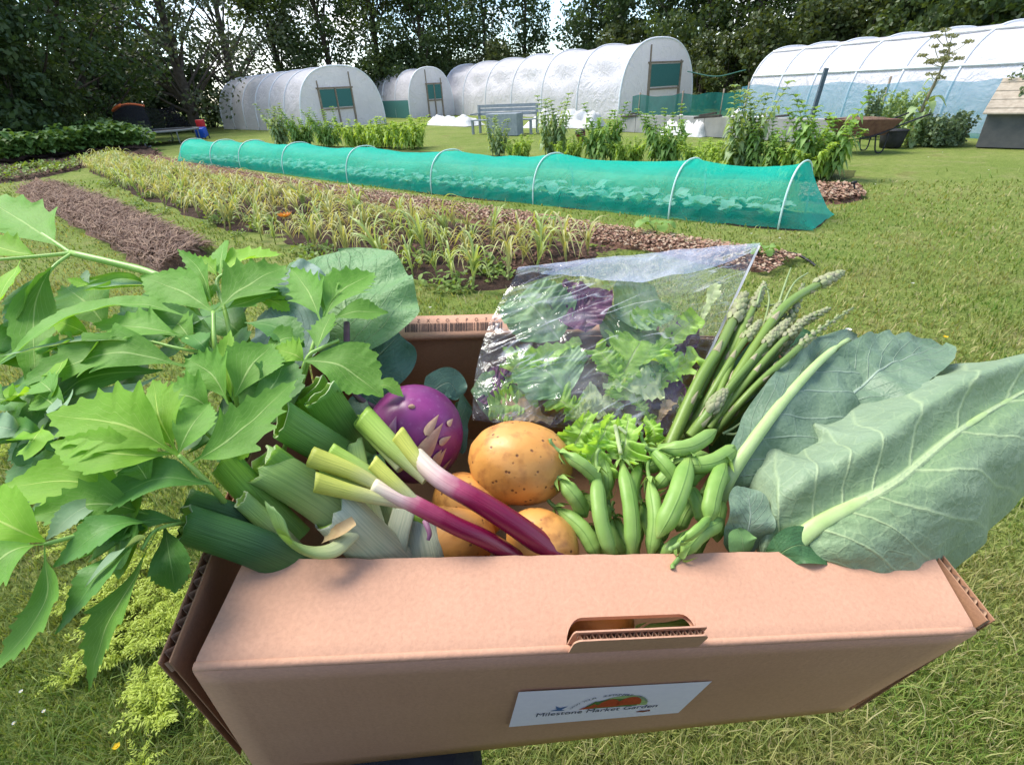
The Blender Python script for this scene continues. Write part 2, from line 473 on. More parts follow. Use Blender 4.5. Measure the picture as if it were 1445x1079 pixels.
mb = MB(); mb.box(B(-WX, .006, -HB), BX*2*WX, BY*DB, BZ*.005); mb.build('bottom_panel', KRAFT_IN, box, smooth=False)
# folded rim along the back with the printed barcode
def rimq(x0, x1, yt, yb): pass
a0, a1 = R(430, 478), R(930, 464); b0, b1 = R(430, 450), R(930, 437)
mb = MB(); grid_sheet(mb, a0, a1, b1, b0, 40, 3, BZ, .0008, 20, .006)
rimo = mb.build('back_rim', KRAFT, box)
INK = PM('print_ink', (.045, .028, .022), (.07, .045, .035), 300, .7, .1)
mb = MB(); random.seed(5)
def bq(px, t): return R(px, 447.5-(px-570)*.024+t*26.5, .0006)
x = 571.5
while x < 708:
    wd = random.choice([.55, .6, .7, 1.3, 1.6]); gp = random.choice([.6, .7, .8, 1.5])
    mb.quad(bq(x, .80), bq(x+wd, .80), bq(x+wd, .36), bq(x, .36)); x += wd+gp
mb.build('barcode', INK, rimo, smooth=False)

def text_mesh(s, size=1.0, align='CENTER'):
    c = bpy.data.curves.new('t', 'FONT'); c.body = s; c.size = size; c.align_x = align; c.resolution_u = 3
    o = bpy.data.objects.new('t', c); COL.objects.link(o)
    dg = bpy.context.evaluated_depsgraph_get(); me = bpy.data.meshes.new_from_object(o.evaluated_get(dg))
    vs = [v.co.copy() for v in me.vertices]; fs = [tuple(p.vertices) for p in me.polygons]
    bpy.data.objects.remove(o); bpy.data.curves.remove(c); bpy.data.meshes.remove(me)
    return vs, fs
def put_text(mb, s, size, fn, align='CENTER'):
    vs, fs = text_mesh(s, size, align); k = [mb.vert(fn(v.x, v.y)) for v in vs]
    for f in fs: mb.face(*[k[i] for i in f])
mb = MB()
for i, ch in enumerate('LZXCOCPO7N'):
    x = 577+i*13.6
    put_text(mb, ch, 1, lambda X, Y, x=x: bq(x+X*6.5, .30-Y*.26))
mb.build('printed_code', INK, rimo, smooth=False)

# ---- white logo label on the front
LT = [PL(*q, BO-BY*.0019, BY) for q in ((732, 975.3), (1004.5, 960.2), (957, 1004.7), (718, 1024.7))]
def lab(s, t, e=0.0): return LT[3].lerp(LT[2], s).lerp(LT[0].lerp(LT[1], s), t) - BY*(.0002+e)
PAPER = PM('label_paper', (.86, .81, .96), (.82, .77, .93), 200, .6, .2)
mb = MB()
gg = [[mb.vert(lab(i/12, j/4)) for i in range(13)] for j in range(5)]
for j in range(4):
    for i in range(12): mb.face(gg[j][i], gg[j][i+1], gg[j+1][i+1], gg[j+1][i])
label = mb.build('logo_label', PAPER, front)
ml = {n: PM('print_'+n, c, tuple(x*.75 for x in c), 500, .6, .15) for n, c in dict(navy=(.03, .04, .12), red=(.55, .07, .03), green=(.10, .20, .06), pale=(.42, .55, .25), blue=(.07, .16, .42), brown=(.30, .08, .06), grey=(.16, .18, .30)).items()}
mb = MB(); put_text(mb, 'Milestone Market Garden', .1, lambda X, Y: lab(.475+X*.66, .285+Y*1.55+X*.02, .0003)); mb.build('label_lettering', ml['navy'], label, smooth=False)
mb = MB()
def arc_text(s, c0, c1):
    n = len(s)
    for i, ch in enumerate(s):
        a = c0+(c1-c0)*(i+.5)/n
        ca, sa = math.cos(a), math.sin(a)
        def fn(X, Y, ca=ca, sa=sa):
            rx, ry = .215, .42
            return lab(.525+rx*ca+X*.55*sa+Y*.55*ca*.5, .33+ry*sa-X*1.15*ca*.9+Y*1.15*sa, .0003)
        put_text(mb, ch, .065, fn)
arc_text('GROW YOUR', 2.9, 2.05); arc_text('SUSTAINABLE', 1.9, 1.15); arc_text('ORGANIC', 1.0, .35)
mb.build('label_arc_lettering', ml['grey'], label, smooth=False)
def shape(name, m, pts, e=.0003):
    mb = MB(); mb.face(*[mb.vert(lab(s, t, e)) for s, t in pts]); return mb.build(name, ml[m], label, smooth=False)
def ell(cx, cy, rx, ry, a0=0, a1=2*PI, n=18): return [(cx+rx*math.cos(a0+(a1-a0)*i/n), cy+ry*math.sin(a0+(a1-a0)*i/n)) for i in range(n+(a1-a0 < 6))]
shape('printed_hill', 'pale', ell(.585, .40, .155, .34, 0, PI), .00025)
shape('printed_leaf', 'green', ell(.535, .40, .15, .26, 0, PI), .00030)
shape('printed_tomato', 'red', ell(.515, .43, .062, .23, 0, PI), .00042); shape('printed_tomato', 'red', ell(.625, .45, .072, .24, 0, PI), .00042)
shape('printed_chilli', 'red', [(.36, .40), (.44, .42), (.455, .50), (.43, .55), (.415, .50), (.38, .45)], .00042)
shape('printed_leaf', 'green', [(.40, .52), (.43, .62), (.46, .60), (.50, .68), (.475, .53)], .00040)
shape('printed_bird', 'blue', [(.20, .42), (.235, .45), (.22, .56), (.25, .49), (.29, .53), (.262, .44), (.285, .40), (.24, .41)], .0003)
shape('printed_insect', 'brown', [(.715, .175), (.74, .215), (.765, .20), (.79, .225), (.80, .17), (.76, .15)], .0003)

# ------------------------------------------------------------------ produce materials
LOVM = LM('lovage_leaf', (.095, .235, .030), (.145, .31, .05), vein=(.42, .58, .20), nv=6, slant=2.0, vw=.05, mid=.06, vmix=.85, vbump=.2, transl=.36, rough=.58, spec=.25, bump=.5, nscale=40)
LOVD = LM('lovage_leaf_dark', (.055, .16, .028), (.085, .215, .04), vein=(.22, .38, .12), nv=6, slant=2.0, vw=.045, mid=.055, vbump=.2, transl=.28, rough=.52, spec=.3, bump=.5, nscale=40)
LOVY = LM('lovage_leaf_bright', (.17, .36, .03), (.23, .43, .05), vein=(.55, .70, .18), nv=6, slant=2.0, vw=.045, mid=.055, vmix=.85, vbump=.2, transl=.42, rough=.58, spec=.25, bump=.4, nscale=40)  # yellowish leaves, with the glow of backlit ones put into the colour
LOVU = LM('lovage_leaf_underside', (.20, .32, .17), (.26, .38, .23), vein=(.45, .55, .35), nv=6, slant=2.4, vw=.04, mid=.05, transl=.3, rough=.6, spec=.2, bump=.5, nscale=40)
STEM = PM('green_stem', (.22, .40, .07), (.30, .48, .11), 60, .4, .4, .2, 300, .001)
LMAT = dict(g=LOVM, d=LOVD, y=LOVY, u=LOVU)

LOVK = []
def lov_leaf(parent, pts, wpx, nrm=(0, .45, .9), m='g', prof=None, cup=.22, slant=.42, N=56, name='leaflet', M_=5, rip=.05, twist=0):
    sp = [R(*q) for q in pts]; d = dep(sp[len(sp)//2])
    wk = 1.12
    if prof is p_lovage2 and m in 'gy' and wpx > 20 and len(LOVK) % 2 == 0: prof = p_lovage; wk = 1.3; N = max(N, 64)
    LOVK.append(1)
    mb = MB(); leaf(mb, sp, pxm(wpx*wk, d), cv(*nrm), prof or p_lovage, N, M_, cup, slant, rip, 2.5, .0012, 70, twist=twist)
    o = mb.build(name, LMAT[m], parent)
    return o
def lov_stem(parent, pts, rpx, m=None, name='stem'):
    sp = smooth_path([R(*q) for q in pts], 24); d = dep(sp[12]); r = pxm(rpx, d)
    mb = MB(); tube(mb, sp, lambda t: r*(1-.3*t), 8); return mb.build(name, m or STEM, parent)
def stalk(label, at):
    return thing('lovage_stalk', label, 'herb stalk', tuple(R(*at)), 'lovage stalks hanging out of the box on the left')

s = stalk('long pale lovage stalk reaching furthest left above the cluster, its leaves beyond the picture edge', (215, 386, .06))
lov_stem(s, [(330, 560, -.01), (290, 470, .03), (255, 410, .055), (215, 386, .06), (160, 371, .062), (100, 357, .064)], 6.5)
lov_stem(s, [(100, 357, .064), (60, 330, .066), (25, 308, .066)], 2.6); lov_stem(s, [(104, 357, .064), (50, 362, .066), (-10, 367, .068)], 2.8)
lov_stem(s, [(100, 358, .064), (78, 374, .064), (62, 395, .06)], 2.4)
lov_leaf(s, [(90, 352, .064), (40, 318, .068), (-40, 268, .07)], 40, (.1, .6, .7), 'g', p_lovage2); lov_leaf(s, [(60, 362, .066), (10, 352, .068), (-60, 330, .07)], 30, (0, .6, .7), 'y')
lov_leaf(s, [(80, 372, .064), (45, 405, .06), (12, 470, .05)], 38, (-.4, .2, .8), 'd', p_lovage2); lov_leaf(s, [(70, 380, .064), (48, 440, .055), (52, 575, .035)], 26, (.5, .1, .8), 'g', p_lovage2)
lov_leaf(s, [(30, 365, .066), (10, 400, .064), (-30, 470, .055)], 34, (-.3, .4, .8), 'y', p_lovage2)

s = stalk('short lovage stalk ending in a tight pale folded leaf bud above the cluster', (200, 402, .05))
lov_stem(s, [(330, 575, -.01), (300, 480, .03), (250, 415, .045), (200, 401, .05)], 5)
for k, (dy, wd, mm) in enumerate([(-5, 9, 'y'), (0, 11, 'g'), (5, 9, 'y'), (2, 7, 'u')]):
    lov_leaf(s, [(205, 402, .05), (165, 400+dy, .052+.002*k), (118, 402+dy*1.5, .05)], wd, (.2, .5, .8), mm, p_lance, cup=.8)
lov_leaf(s, [(130, 402, .05), (115, 400, .05), (95, 393, .052)], 9, (0, .5, .8), 'y'); lov_leaf(s, [(128, 402, .05), (122, 392, .052), (122, 380, .055)], 8, (0, .5, .8), 'u')

s = stalk('lovage stalk with two broad serrated leaves spread in a V near the top', (302, 440, .055))
lov_stem(s, [(330, 600, -.01), (312, 540, .02), (303, 485, .045), (301, 440, .055)], 4.2)
lov_leaf(s, [(301, 440, .055), (258, 412, .06), (198, 390, .062)], 33, (-.15, .55, .8), 'g', p_lovage2)
lov_leaf(s, [(302, 440, .055), (345, 405, .062), (405, 374, .064)], 44, (.1, .5, .85), 'g', p_lovage2)
lov_leaf(s, [(301, 438, .055), (284, 385, .065), (252, 352, .07)], 18, (-.5, .4, .8), 'g')
lov_leaf(s, [(306, 440, .054), (350, 425, .056), (398, 408, .055)], 22, (.1, .6, .7), 'g'); lov_leaf(s, [(300, 445, .05), (265, 455, .05), (225, 470, .045)], 28, (-.2, .5, .8), 'u')

s = stalk('lovage stalk with a rounded bright leaf standing highest behind the V-shaped pair', (320, 385, .06))
lov_stem(s, [(340, 560, 0), (320, 450, .045), (306, 400, .055), (318, 385, .06)], 3.5)
lov_leaf(s, [(312, 392, .06), (340, 366, .066), (398, 358, .066)], 30, (-.1, .75, .55), 'y', p_lovage2); lov_leaf(s, [(312, 390, .058), (312, 365, .062), (318, 340, .066)], 22, (-.5, .4, .8), 'g', p_lovage2)
lov_leaf(s, [(308, 392, .056), (295, 375, .06), (270, 362, .062)], 14, (0, .5, .8), 'y'); lov_leaf(s, [(308, 396, .055), (298, 410, .055), (292, 428, .05)], 12, (0, .5, .8), 'y')
lov_leaf(s, [(330, 395, .055), (365, 408, .053), (405, 425, .05)], 18, (0, .6, .7), 'g'); lov_leaf(s, [(345, 420, .05), (385, 425, .05), (410, 440, .045)], 16, (0, .5, .8), 'y')

s = stalk('upright lovage stalk with a fan of serrated leaves before the crinkled round leaf', (452, 453, .06))
lov_stem(s, [(400, 620, -.01), (420, 560, .02), (438, 500, .045), (453, 453, .058)], 4)
lov_leaf(s, [(452, 453, .06), (437, 415, .066), (410, 377, .068)], 27, (-.2, .4, .9), 'g', p_lovage2)
lov_leaf(s, [(455, 451, .06), (482, 410, .066), (530, 384, .066)], 40, (.05, .4, .9), 'g', p_lovage)
lov_leaf(s, [(455, 450, .06), (462, 415, .064), (466, 382, .066)], 20, (0, .4, .9), 'g')
lov_leaf(s, [(468, 450, .058), (505, 440, .06), (548, 441, .056)], 20, (.1, .6, .8), 'g', p_lovage2)

s = stalk('lovage stalk whose broad pointed leaf points right towards the purple kohlrabi', (430, 508, .055))
lov_stem(s, [(400, 640, -.01), (415, 570, .025), (432, 508, .052), (452, 492, .056), (478, 480, .056)], 3.4)
lov_leaf(s, [(446, 500, .055), (455, 468, .06), (470, 440, .062)], 26, (-.3, .4, .9), 'g'); lov_leaf(s, [(428, 509, .055), (480, 516, .056), (541, 560, .045)], 42, (.1, .6, .75), 'g', p_lovage2, cup=.3)
lov_leaf(s, [(470, 482, .055), (488, 492, .05), (500, 512, .045)], 20, (.4, .5, .7), 'd'); lov_leaf(s, [(520, 552, .03), (545, 543, .034), (570, 560, .028)], 13, (.1, .7, .6), 'g', p_lovage2)
lov_leaf(s, [(432, 512, .05), (415, 500, .055), (385, 492, .055)], 22, (-.1, .5, .8), 'y', p_lovage2)

s = stalk('lovage stalk spreading long drooping serrated leaves to the far left of the cluster', (262, 490, .055))
lov_stem(s, [(330, 600, -.01), (318, 540, .03), (302, 498, .05), (262, 478, .056)], 3.6); lov_stem(s, [(304, 500, .05), (255, 492, .056), (190, 478, .06), (120, 482, .06)], 2.4)
lov_leaf(s, [(262, 446, .058), (190, 428, .064), (90, 450, .066), (-5, 515, .05)], 29, (-.1, .8, .5), 'g', p_lovage2, N=70)
lov_leaf(s, [(258, 474, .056), (205, 462, .062), (130, 456, .06)], 32, (-.05, .7, .7), 'g', p_lovage2); lov_leaf(s, [(250, 490, .055), (140, 478, .062), (0, 502, .055)], 16, (0, .9, .4), 'u', p_lovage2)
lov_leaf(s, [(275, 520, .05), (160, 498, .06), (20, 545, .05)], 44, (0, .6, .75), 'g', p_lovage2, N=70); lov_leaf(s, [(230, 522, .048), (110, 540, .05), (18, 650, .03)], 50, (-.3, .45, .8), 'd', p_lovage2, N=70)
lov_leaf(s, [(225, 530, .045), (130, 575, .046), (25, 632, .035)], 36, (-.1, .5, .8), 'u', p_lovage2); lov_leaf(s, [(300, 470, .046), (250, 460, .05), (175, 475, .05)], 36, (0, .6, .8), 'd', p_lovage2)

s = stalk('lovage stalk in the middle of the cluster with small upright crinkled leaves', (330, 545, .05))
lov_stem(s, [(350, 640, -.01), (338, 590, .02), (330, 545, .045), (318, 500, .05)], 3.6)
for pts, wd, nn, mm in [([(322, 570, .045), (300, 530, .055), (262, 505, .058)], 34, (-.2, .4, .9), 'g'), ([(332, 560, .045), (352, 520, .056), (385, 485, .058)], 40, (.15, .35, .9), 'g'),
                        ([(326, 560, .04), (318, 515, .05), (325, 465, .055)], 17, (.4, .3, .8), 'y'), ([(350, 570, .04), (385, 545, .05), (405, 500, .052)], 36, (.3, .4, .8), 'd'),
                        ([(300, 580, .04), (270, 560, .05), (225, 555, .05)], 34, (0, .5, .8), 'g'), ([(372, 500, .05), (400, 478, .055), (430, 478, .05)], 24, (.1, .7, .6), 'g'),
                        ([(345, 455, .05), (390, 462, .055), (430, 490, .05)], 26, (.1, .7, .6), 'd'), ([(330, 580, .04), (340, 620, .045), (335, 650, .035)], 20, (0, .4, .9), 'y')]:
    lov_leaf(s, pts, wd, nn, mm, p_lovage2)

s = stalk('lovage stalk with the largest bright yellow-green lobed leaf', (252, 645, .06))
lov_stem(s, [(340, 740, -.01), (310, 700, .03), (280, 668, .05), (252, 642, .06)], 4.6, STEM)
lov_leaf(s, [(252, 642, .06), (175, 600, .075), (66, 585, .07)], 66, (-.05, .5, .85), 'y', p_lovage, N=70, cup=.12, M_=7)
lov_leaf(s, [(245, 640, .058), (160, 640, .07), (70, 625, .068)], 36, (-.05, .6, .8), 'y', p_lovage2)
lov_leaf(s, [(250, 640, .06), (225, 590, .072), (215, 535, .075)], 40, (-.1, .45, .9), 'y', p_lovage2, cup=.1); lov_leaf(s, [(252, 640, .06), (268, 605, .07), (296, 568, .07)], 30, (.1, .45, .9), 'g', p_lovage2)
lov_leaf(s, [(268, 655, .055), (330, 615, .068), (420, 534, .066)], 46, (.1, .4, .9), 'g', p_lovage, N=70, slant=.5, M_=7); 
lov_leaf(s, [(300, 682, .045), (215, 676, .056), (104, 738, .045)], 40, (-.15, .7, .6), 'd', p_lovage2)

s = stalk('lovage stalk lowest on the left with big leaves running off the picture edge', (62, 768, .06))
lov_stem(s, [(320, 740, -.01), (230, 735, .03), (140, 748, .05), (62, 768, .06)], 4.0)
lov_leaf(s, [(66, 766, .06), (0, 790, .068), (-90, 905, .05)], 62, (-.1, .5, .85), 'g', p_lovage, N=70, M_=7); lov_leaf(s, [(64, 764, .06), (10, 740, .07), (-70, 700, .07)], 46, (-.1, .5, .85), 'y', p_lovage2)
lov_leaf(s, [(62, 770, .058), (62, 850, .056), (-10, 950, .04)], 34, (-.3, .35, .9), 'g', p_lovage2)
lov_leaf(s, [(200, 720, .04), (110, 680, .055), (-10, 690, .05)], 40, (0, .6, .75), 'y', p_lovage2); lov_leaf(s, [(210, 725, .042), (140, 710, .056), (35, 730, .055)], 36, (-.1, .5, .8), 'g', p_lovage2)
lov_leaf(s, [(180, 735, .04), (130, 690, .05), (45, 680, .05)], 18, (-.1, .6, .75), 'u', p_lovage2); lov_leaf(s, [(160, 700, .05), (110, 720, .058), (64, 762, .058)], 17, (.3, .5, .8), 'u', p_lovage2)
lov_leaf(s, [(215, 735, .045), (150, 745, .058), (75, 800, .05)], 30, (-.2, .5, .8), 'd', p_lovage2)

s = stalk('lovage stalk hanging down in front of the box corner with a long drooping leaf', (220, 745, .04))
lov_stem(s, [(320, 745, -.01), (265, 738, .025), (220, 748, .04), (200, 775, .045)], 3.2)
lov_leaf(s, [(225, 745, .04), (180, 830, .05), (142, 905, .04), (128, 975, .015)], 32, (-.25, .3, .9), 'g', p_lovage2, cup=.35); lov_leaf(s, [(215, 752, .042), (150, 800, .055), (78, 895, .045)], 30, (-.3, .5, .8), 'd', p_lovage2)
lov_leaf(s, [(232, 742, .03), (240, 790, .035), (247, 838, .02)], 26, (.2, .3, .9), 'd', p_lovage2); lov_leaf(s, [(206, 758, .05), (168, 778, .058), (120, 828, .055)], 13, (-.4, .3, .8), 'u', p_lance)
lov_leaf(s, [(255, 735, .03), (205, 735, .04), (150, 770, .04)], 22, (-.1, .7, .6), 'd', p_lovage2)

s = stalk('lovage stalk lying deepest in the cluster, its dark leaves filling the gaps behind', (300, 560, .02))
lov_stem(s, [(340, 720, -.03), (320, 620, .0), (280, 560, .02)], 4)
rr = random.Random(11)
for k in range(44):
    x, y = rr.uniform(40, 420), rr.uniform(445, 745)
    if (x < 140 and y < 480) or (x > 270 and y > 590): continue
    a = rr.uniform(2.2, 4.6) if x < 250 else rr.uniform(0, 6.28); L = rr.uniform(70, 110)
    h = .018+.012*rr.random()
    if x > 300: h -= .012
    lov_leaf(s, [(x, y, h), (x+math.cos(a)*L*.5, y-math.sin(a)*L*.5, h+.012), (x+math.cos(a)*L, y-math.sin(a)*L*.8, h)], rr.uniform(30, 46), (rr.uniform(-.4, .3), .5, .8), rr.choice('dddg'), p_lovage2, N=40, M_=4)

s = stalk('lovage stalk of many small bright leaflets scattered through the middle of the cluster', (240, 580, .05))
lov_stem(s, [(330, 650, -.01), (290, 610, .03), (240, 580, .05)], 3)
for k in range(30):
    x, y = rr.uniform(15, 300), rr.uniform(470, 720)
    if x > 230 and y > 600: continue
    an = rr.uniform(2.0, 4.4); L = rr.uniform(45, 85); h = rr.uniform(.036, .052)
    lov_leaf(s, [(x, y, h), (x+math.cos(an)*L*.5, y-math.sin(an)*L*.45, h+.009), (x+math.cos(an)*L, y-math.sin(an)*L*.75, h-.004)], rr.uniform(15, 24), (rr.uniform(-.5, .4), rr.uniform(.3, .8), .8), rr.choice('ggydgu'), p_lovage2, N=44, M_=4)
# ------------------------------------------------------------------ kohlrabi
KOHL = NT('kohlrabi_skin')
_n = KOHL.noise(28, 4); _f = KOHL.noise(260, 2)
_c = KOHL.mix(KOHL.ramp(_n, [(.35, 0.), (.7, 1.)]), (.15, .014, .105), (.28, .045, .20)); _c = KOHL.mix(KOHL.ramp(_f, [(.60, 0.), (.72, .35)]), _c, (.34, .14, .30))
KOHL = KOHL.done(KOHL.bsdf(_c, .34, .45, KOHL.bump(_n, .2, .003)))
SCAR = PM('leaf_scar', (.52, .36, .24), (.40, .22, .16), 90, .7, .2, .4, 400, .001)
SCARV = PM('violet_petiole', (.40, .22, .32), (.25, .07, .16), 60, .5, .3)
kc = R(586, 612, -.012); kr = pxm(69, dep(kc))
ko = thing('kohlrabi', 'round purple kohlrabi with pale leaf scars beside the largest potato', 'kohlrabi', tuple(kc))
mb = MB(); blob(mb, kc, kr*.98, kr, kr*.96, (RGT, UPV, -FWD), 40, 28, .03, 1.6, 3); mb.build('bulb', KOHL, ko)
def on_bulb(ax, ay, lift=1.0):
    d = (RGT*ax + UPV*ay - FWD*math.sqrt(max(0.02, 1-ax*ax-ay*ay))).normalized(); return kc+d*kr*lift, d
for ax, ay, bx, by, wd, mt in [(.20, -.50, .66, .28, .11, 0), (.42, -.72, .72, -.20, .07, 0), (.52, -.80, .80, -.42, .05, 0), (.60, -.12, .80, .02, .05, 0), (-.38, -.18, -.18, .42, .09, 1), (.30, -.85, .62, -.66, .05, 0), (.05, -.6, .25, -.35, .05, 1), (.36, .06, .58, .44, .06, 0), (.74, .22, .82, .34, .04, 0), (-.62, .05, -.5, .40, .06, 1), (.50, -.45, .64, -.22, .05, 0)]:
    pts = [on_bulb(ax+(bx-ax)*i/8, ay+(by-ay)*i/8, 1.012)[0] for i in range(9)]
    _, d = on_bulb((ax+bx)/2, (ay+by)/2)
    mb = MB(); leaf(mb, pts, kr*wd*1.6, d, p_lance, 10, 3, -.25, .05); mb.build('leaf_scar', SCARV if mt else SCAR, ko)
mb = MB(); blob(mb, on_bulb(.08, .60, .99)[0], kr*.07, kr*.05, kr*.04, (RGT, UPV, -FWD), 10, 6, .2, 3); mb.build('leaf_scar', SCAR, ko)
KLEAF = LM('kohlrabi_leaf', (.15, .31, .12), (.22, .39, .18), vein=(.38, .54, .32), vbump=.3, nv=6, slant=1.6, vw=.05, mid=.05, transl=.28, rough=.5, spec=.3, bump=1., nscale=30, ret=70, bd=.004, c3=(.20, .35, .16))
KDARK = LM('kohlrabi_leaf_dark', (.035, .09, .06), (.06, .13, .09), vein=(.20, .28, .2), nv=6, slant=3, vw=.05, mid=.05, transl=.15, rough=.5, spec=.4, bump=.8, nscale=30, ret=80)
KBLUE = LM('kohlrabi_leaf_blue', (.16, .25, .21), (.24, .33, .29), vein=(.38, .48, .4), nv=6, slant=3, vw=.05, mid=.05, transl=.2, rough=.55, spec=.3, bump=.8, nscale=30, ret=70)
PURP = PM('purple_petiole', (.10, .04, .09), (.16, .10, .13), 80, .5, .3)
def p_round(t): return max(.01, min(1, (t*5.2)**.6)*math.sqrt(max(0, 1-max(0, (t-.42)/.58)**2.4)))
def kleaf(m, pts, wpx, nrm, name='leaf', prof=None, cup=.1, rip=.10, cr_=.006, cs=34, slant=.1, N=44, M_=12, par=ko, rf=3.2, twist=0):
    sp = [R(*q) for q in pts]; d = dep(sp[len(sp)//2]); mb = MB()
    leaf(mb, sp, pxm(wpx, d), cv(*nrm), prof or p_round, N, M_, cup, slant, rip, rf, cr_, cs, twist=twist); return mb.build(name, m, par)
kleaf(KLEAF, [(492, 505, .022), (488, 450, .035), (483, 405, .044), (478, 358, .046)], 98, (.1, .35, .9))
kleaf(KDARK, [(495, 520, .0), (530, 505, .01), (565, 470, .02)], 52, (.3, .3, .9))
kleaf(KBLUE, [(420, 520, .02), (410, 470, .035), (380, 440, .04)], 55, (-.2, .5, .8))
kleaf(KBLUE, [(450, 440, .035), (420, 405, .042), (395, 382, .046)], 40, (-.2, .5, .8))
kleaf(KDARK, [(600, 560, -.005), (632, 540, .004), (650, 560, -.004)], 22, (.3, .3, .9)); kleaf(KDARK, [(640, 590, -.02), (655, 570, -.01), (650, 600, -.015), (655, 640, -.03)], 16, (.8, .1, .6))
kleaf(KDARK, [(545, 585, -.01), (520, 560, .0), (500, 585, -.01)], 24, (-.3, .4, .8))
mb = MB(); tube(mb, smooth_path([kc+V((0, .01, .0)), R(505, 560, .0), R(491, 505, .028), R(489, 455, .045)], 20), pxm(4.6, .42), 8); mb.build('petiole', PURP, ko)

# ------------------------------------------------------------------ potatoes
def potato_mat():
    t = NT('potato_skin'); v = t.n('TexVoronoi', None, Scale=150., Randomness=1., Vector=t.obj()).outputs
    c = t.mix(t.ramp(t.noise(30, 4), [(.3, 0.), (.7, 1.)]), (.56, .24, .048), (.67, .335, .09))
    c = t.mix(t.ramp(t.noise(70, 5), [(.50, 0.), (.66, .8)]), c, (.34, .125, .035)); c = t.mix(t.ramp(t.noise(14, 3), [(.55, 0.), (.72, .6)]), c, (.70, .42, .16))
    spot = t.math('MULTIPLY', t.ramp(v[0], [(.11, 1.), (.20, 0.)]), t.ramp(t.noise(55, 1), [(.36, 0.), (.44, 1.)]))
    c = t.mix(t.math('MULTIPLY', spot, .9), c, (.13, .05, .02))
    h = t.math('SUBTRACT', t.math('MULTIPLY', t.noise(240, 3), .5), t.math('MULTIPLY', spot, .6))
    return t.done(t.bsdf(c, .42, .42, t.bump(h, .3, .0015)))
POT = potato_mat()
EYE_M = PM('potato_eye', (.30, .14, .05), (.45, .22, .08), 120, .6, .2)
def potato(label, px, py, h, rx, ry, rot, seed, eyes=()):
    c = R(px, py, h); d = dep(c); X = RGT*math.cos(rot)+UPV*math.sin(rot); Y = UPV*math.cos(rot)-RGT*math.sin(rot)
    mb = MB(); blob(mb, c, pxm(rx, d), pxm(ry, d), pxm(ry*.95, d), (X, -FWD, Y), 48, 32, .05, 1.3, seed)
    o = mb.build('potato', POT); tag(o, label, 'potato', 'potatoes in the box')
    for ax, ay in eyes:
        az = math.sqrt(max(.02, 1-ax*ax-ay*ay)); q = c + X*(ax*pxm(rx, d)) + Y*(ay*pxm(ry, d)) - FWD*(az*pxm(ry*.95, d)*1.0)
        mb = MB(); n = (q-c).normalized(); tx = n.cross(V((0, .3, 1))).normalized(); blob(mb, q-n*.0004, .0028, .0018, .0007, (tx, n.cross(tx), n), 10, 6, .25, 3, seed)
        mb.build('eye', EYE_M, o)
    return o
potato('largest golden potato lying on top, touching the salad bag and the pea pods', 734, 653, -.004, 74, 62, -.12, 1, [(.62, -.32), (.40, .42), (-.78, .12)])
potato('golden potato half hidden between the kohlrabi and the largest potato', 664, 712, -.028, 56, 46, -.3, 2)
potato('golden potato peeping out at the front edge of the box under the red onion tip', 765, 765, -.020, 54, 48, -.5, 3, [(.55, -.2)])
potato('golden potato mostly covered by the red onion shafts', 640, 760, -.034, 60, 52, .2, 4)
potato('golden potato seen only through the hand hole of the box', 838, 878, -.050, 56, 42, 0, 5)

# ------------------------------------------------------------------ leeks
def leek_mat(name, stops, rough=.38, tr=.15):
    t = NT(name); u, v, r = t.lf()
    c = t.ramp(t.math('ADD', v, t.math('MULTIPLY', t.math('SUBTRACT', t.noise(30, 2), .5), .14)), stops)
    st = t.n('TexNoise', {'noise_dimensions': '2D'}, Scale=1., Detail=2., Vector=t.n('CombineXYZ', None, X=t.math('MULTIPLY', u, 95.), Y=t.math('MULTIPLY', v, 2.)).outputs[0]).outputs[0]
    c = t.mix(t.ramp(st, [(.42, .55), (.58, 0.)]), c, t.mix(1., c, (.66, .74, .70), 'MULTIPLY'))
    nm = t.bump(st, .35, .0012); b = t.bsdf(c, rough, .4, nm)
    return t.done(t.mixs(tr, b, t.transl(c, nm)))
LK = leek_mat('leek_green', [(0., (.25, .42, .09)), (.45, (.115, .255, .06)), (1., (.155, .36, .05))])
LKB = leek_mat('leek_bright', [(0., (.22, .38, .07)), (.6, (.19, .40, .04)), (1., (.24, .46, .05))])
LKD = leek_mat('leek_dark', [(0., (.10, .20, .05)), (.5, (.055, .14, .048)), (1., (.075, .20, .035))])
LKP = leek_mat('leek_pale', [(0., (.68, .70, .44)), (.35, (.58, .64, .28)), (.72, (.32, .48, .11)), (1., (.28, .46, .15))], .42, .25)
LKI = PM('leek_inside', (.26, .46, .05), (.34, .54, .09), 60, .4, .35, transl=.3)
SHEATH = leek_mat('leek_sheath', [(0., (.66, .62, .42)), (.5, (.60, .62, .40)), (1., (.66, .68, .52))], .5, .3)
CUT = PM('cut_edge', (.42, .50, .30), (.30, .40, .18), 120, .6, .3)
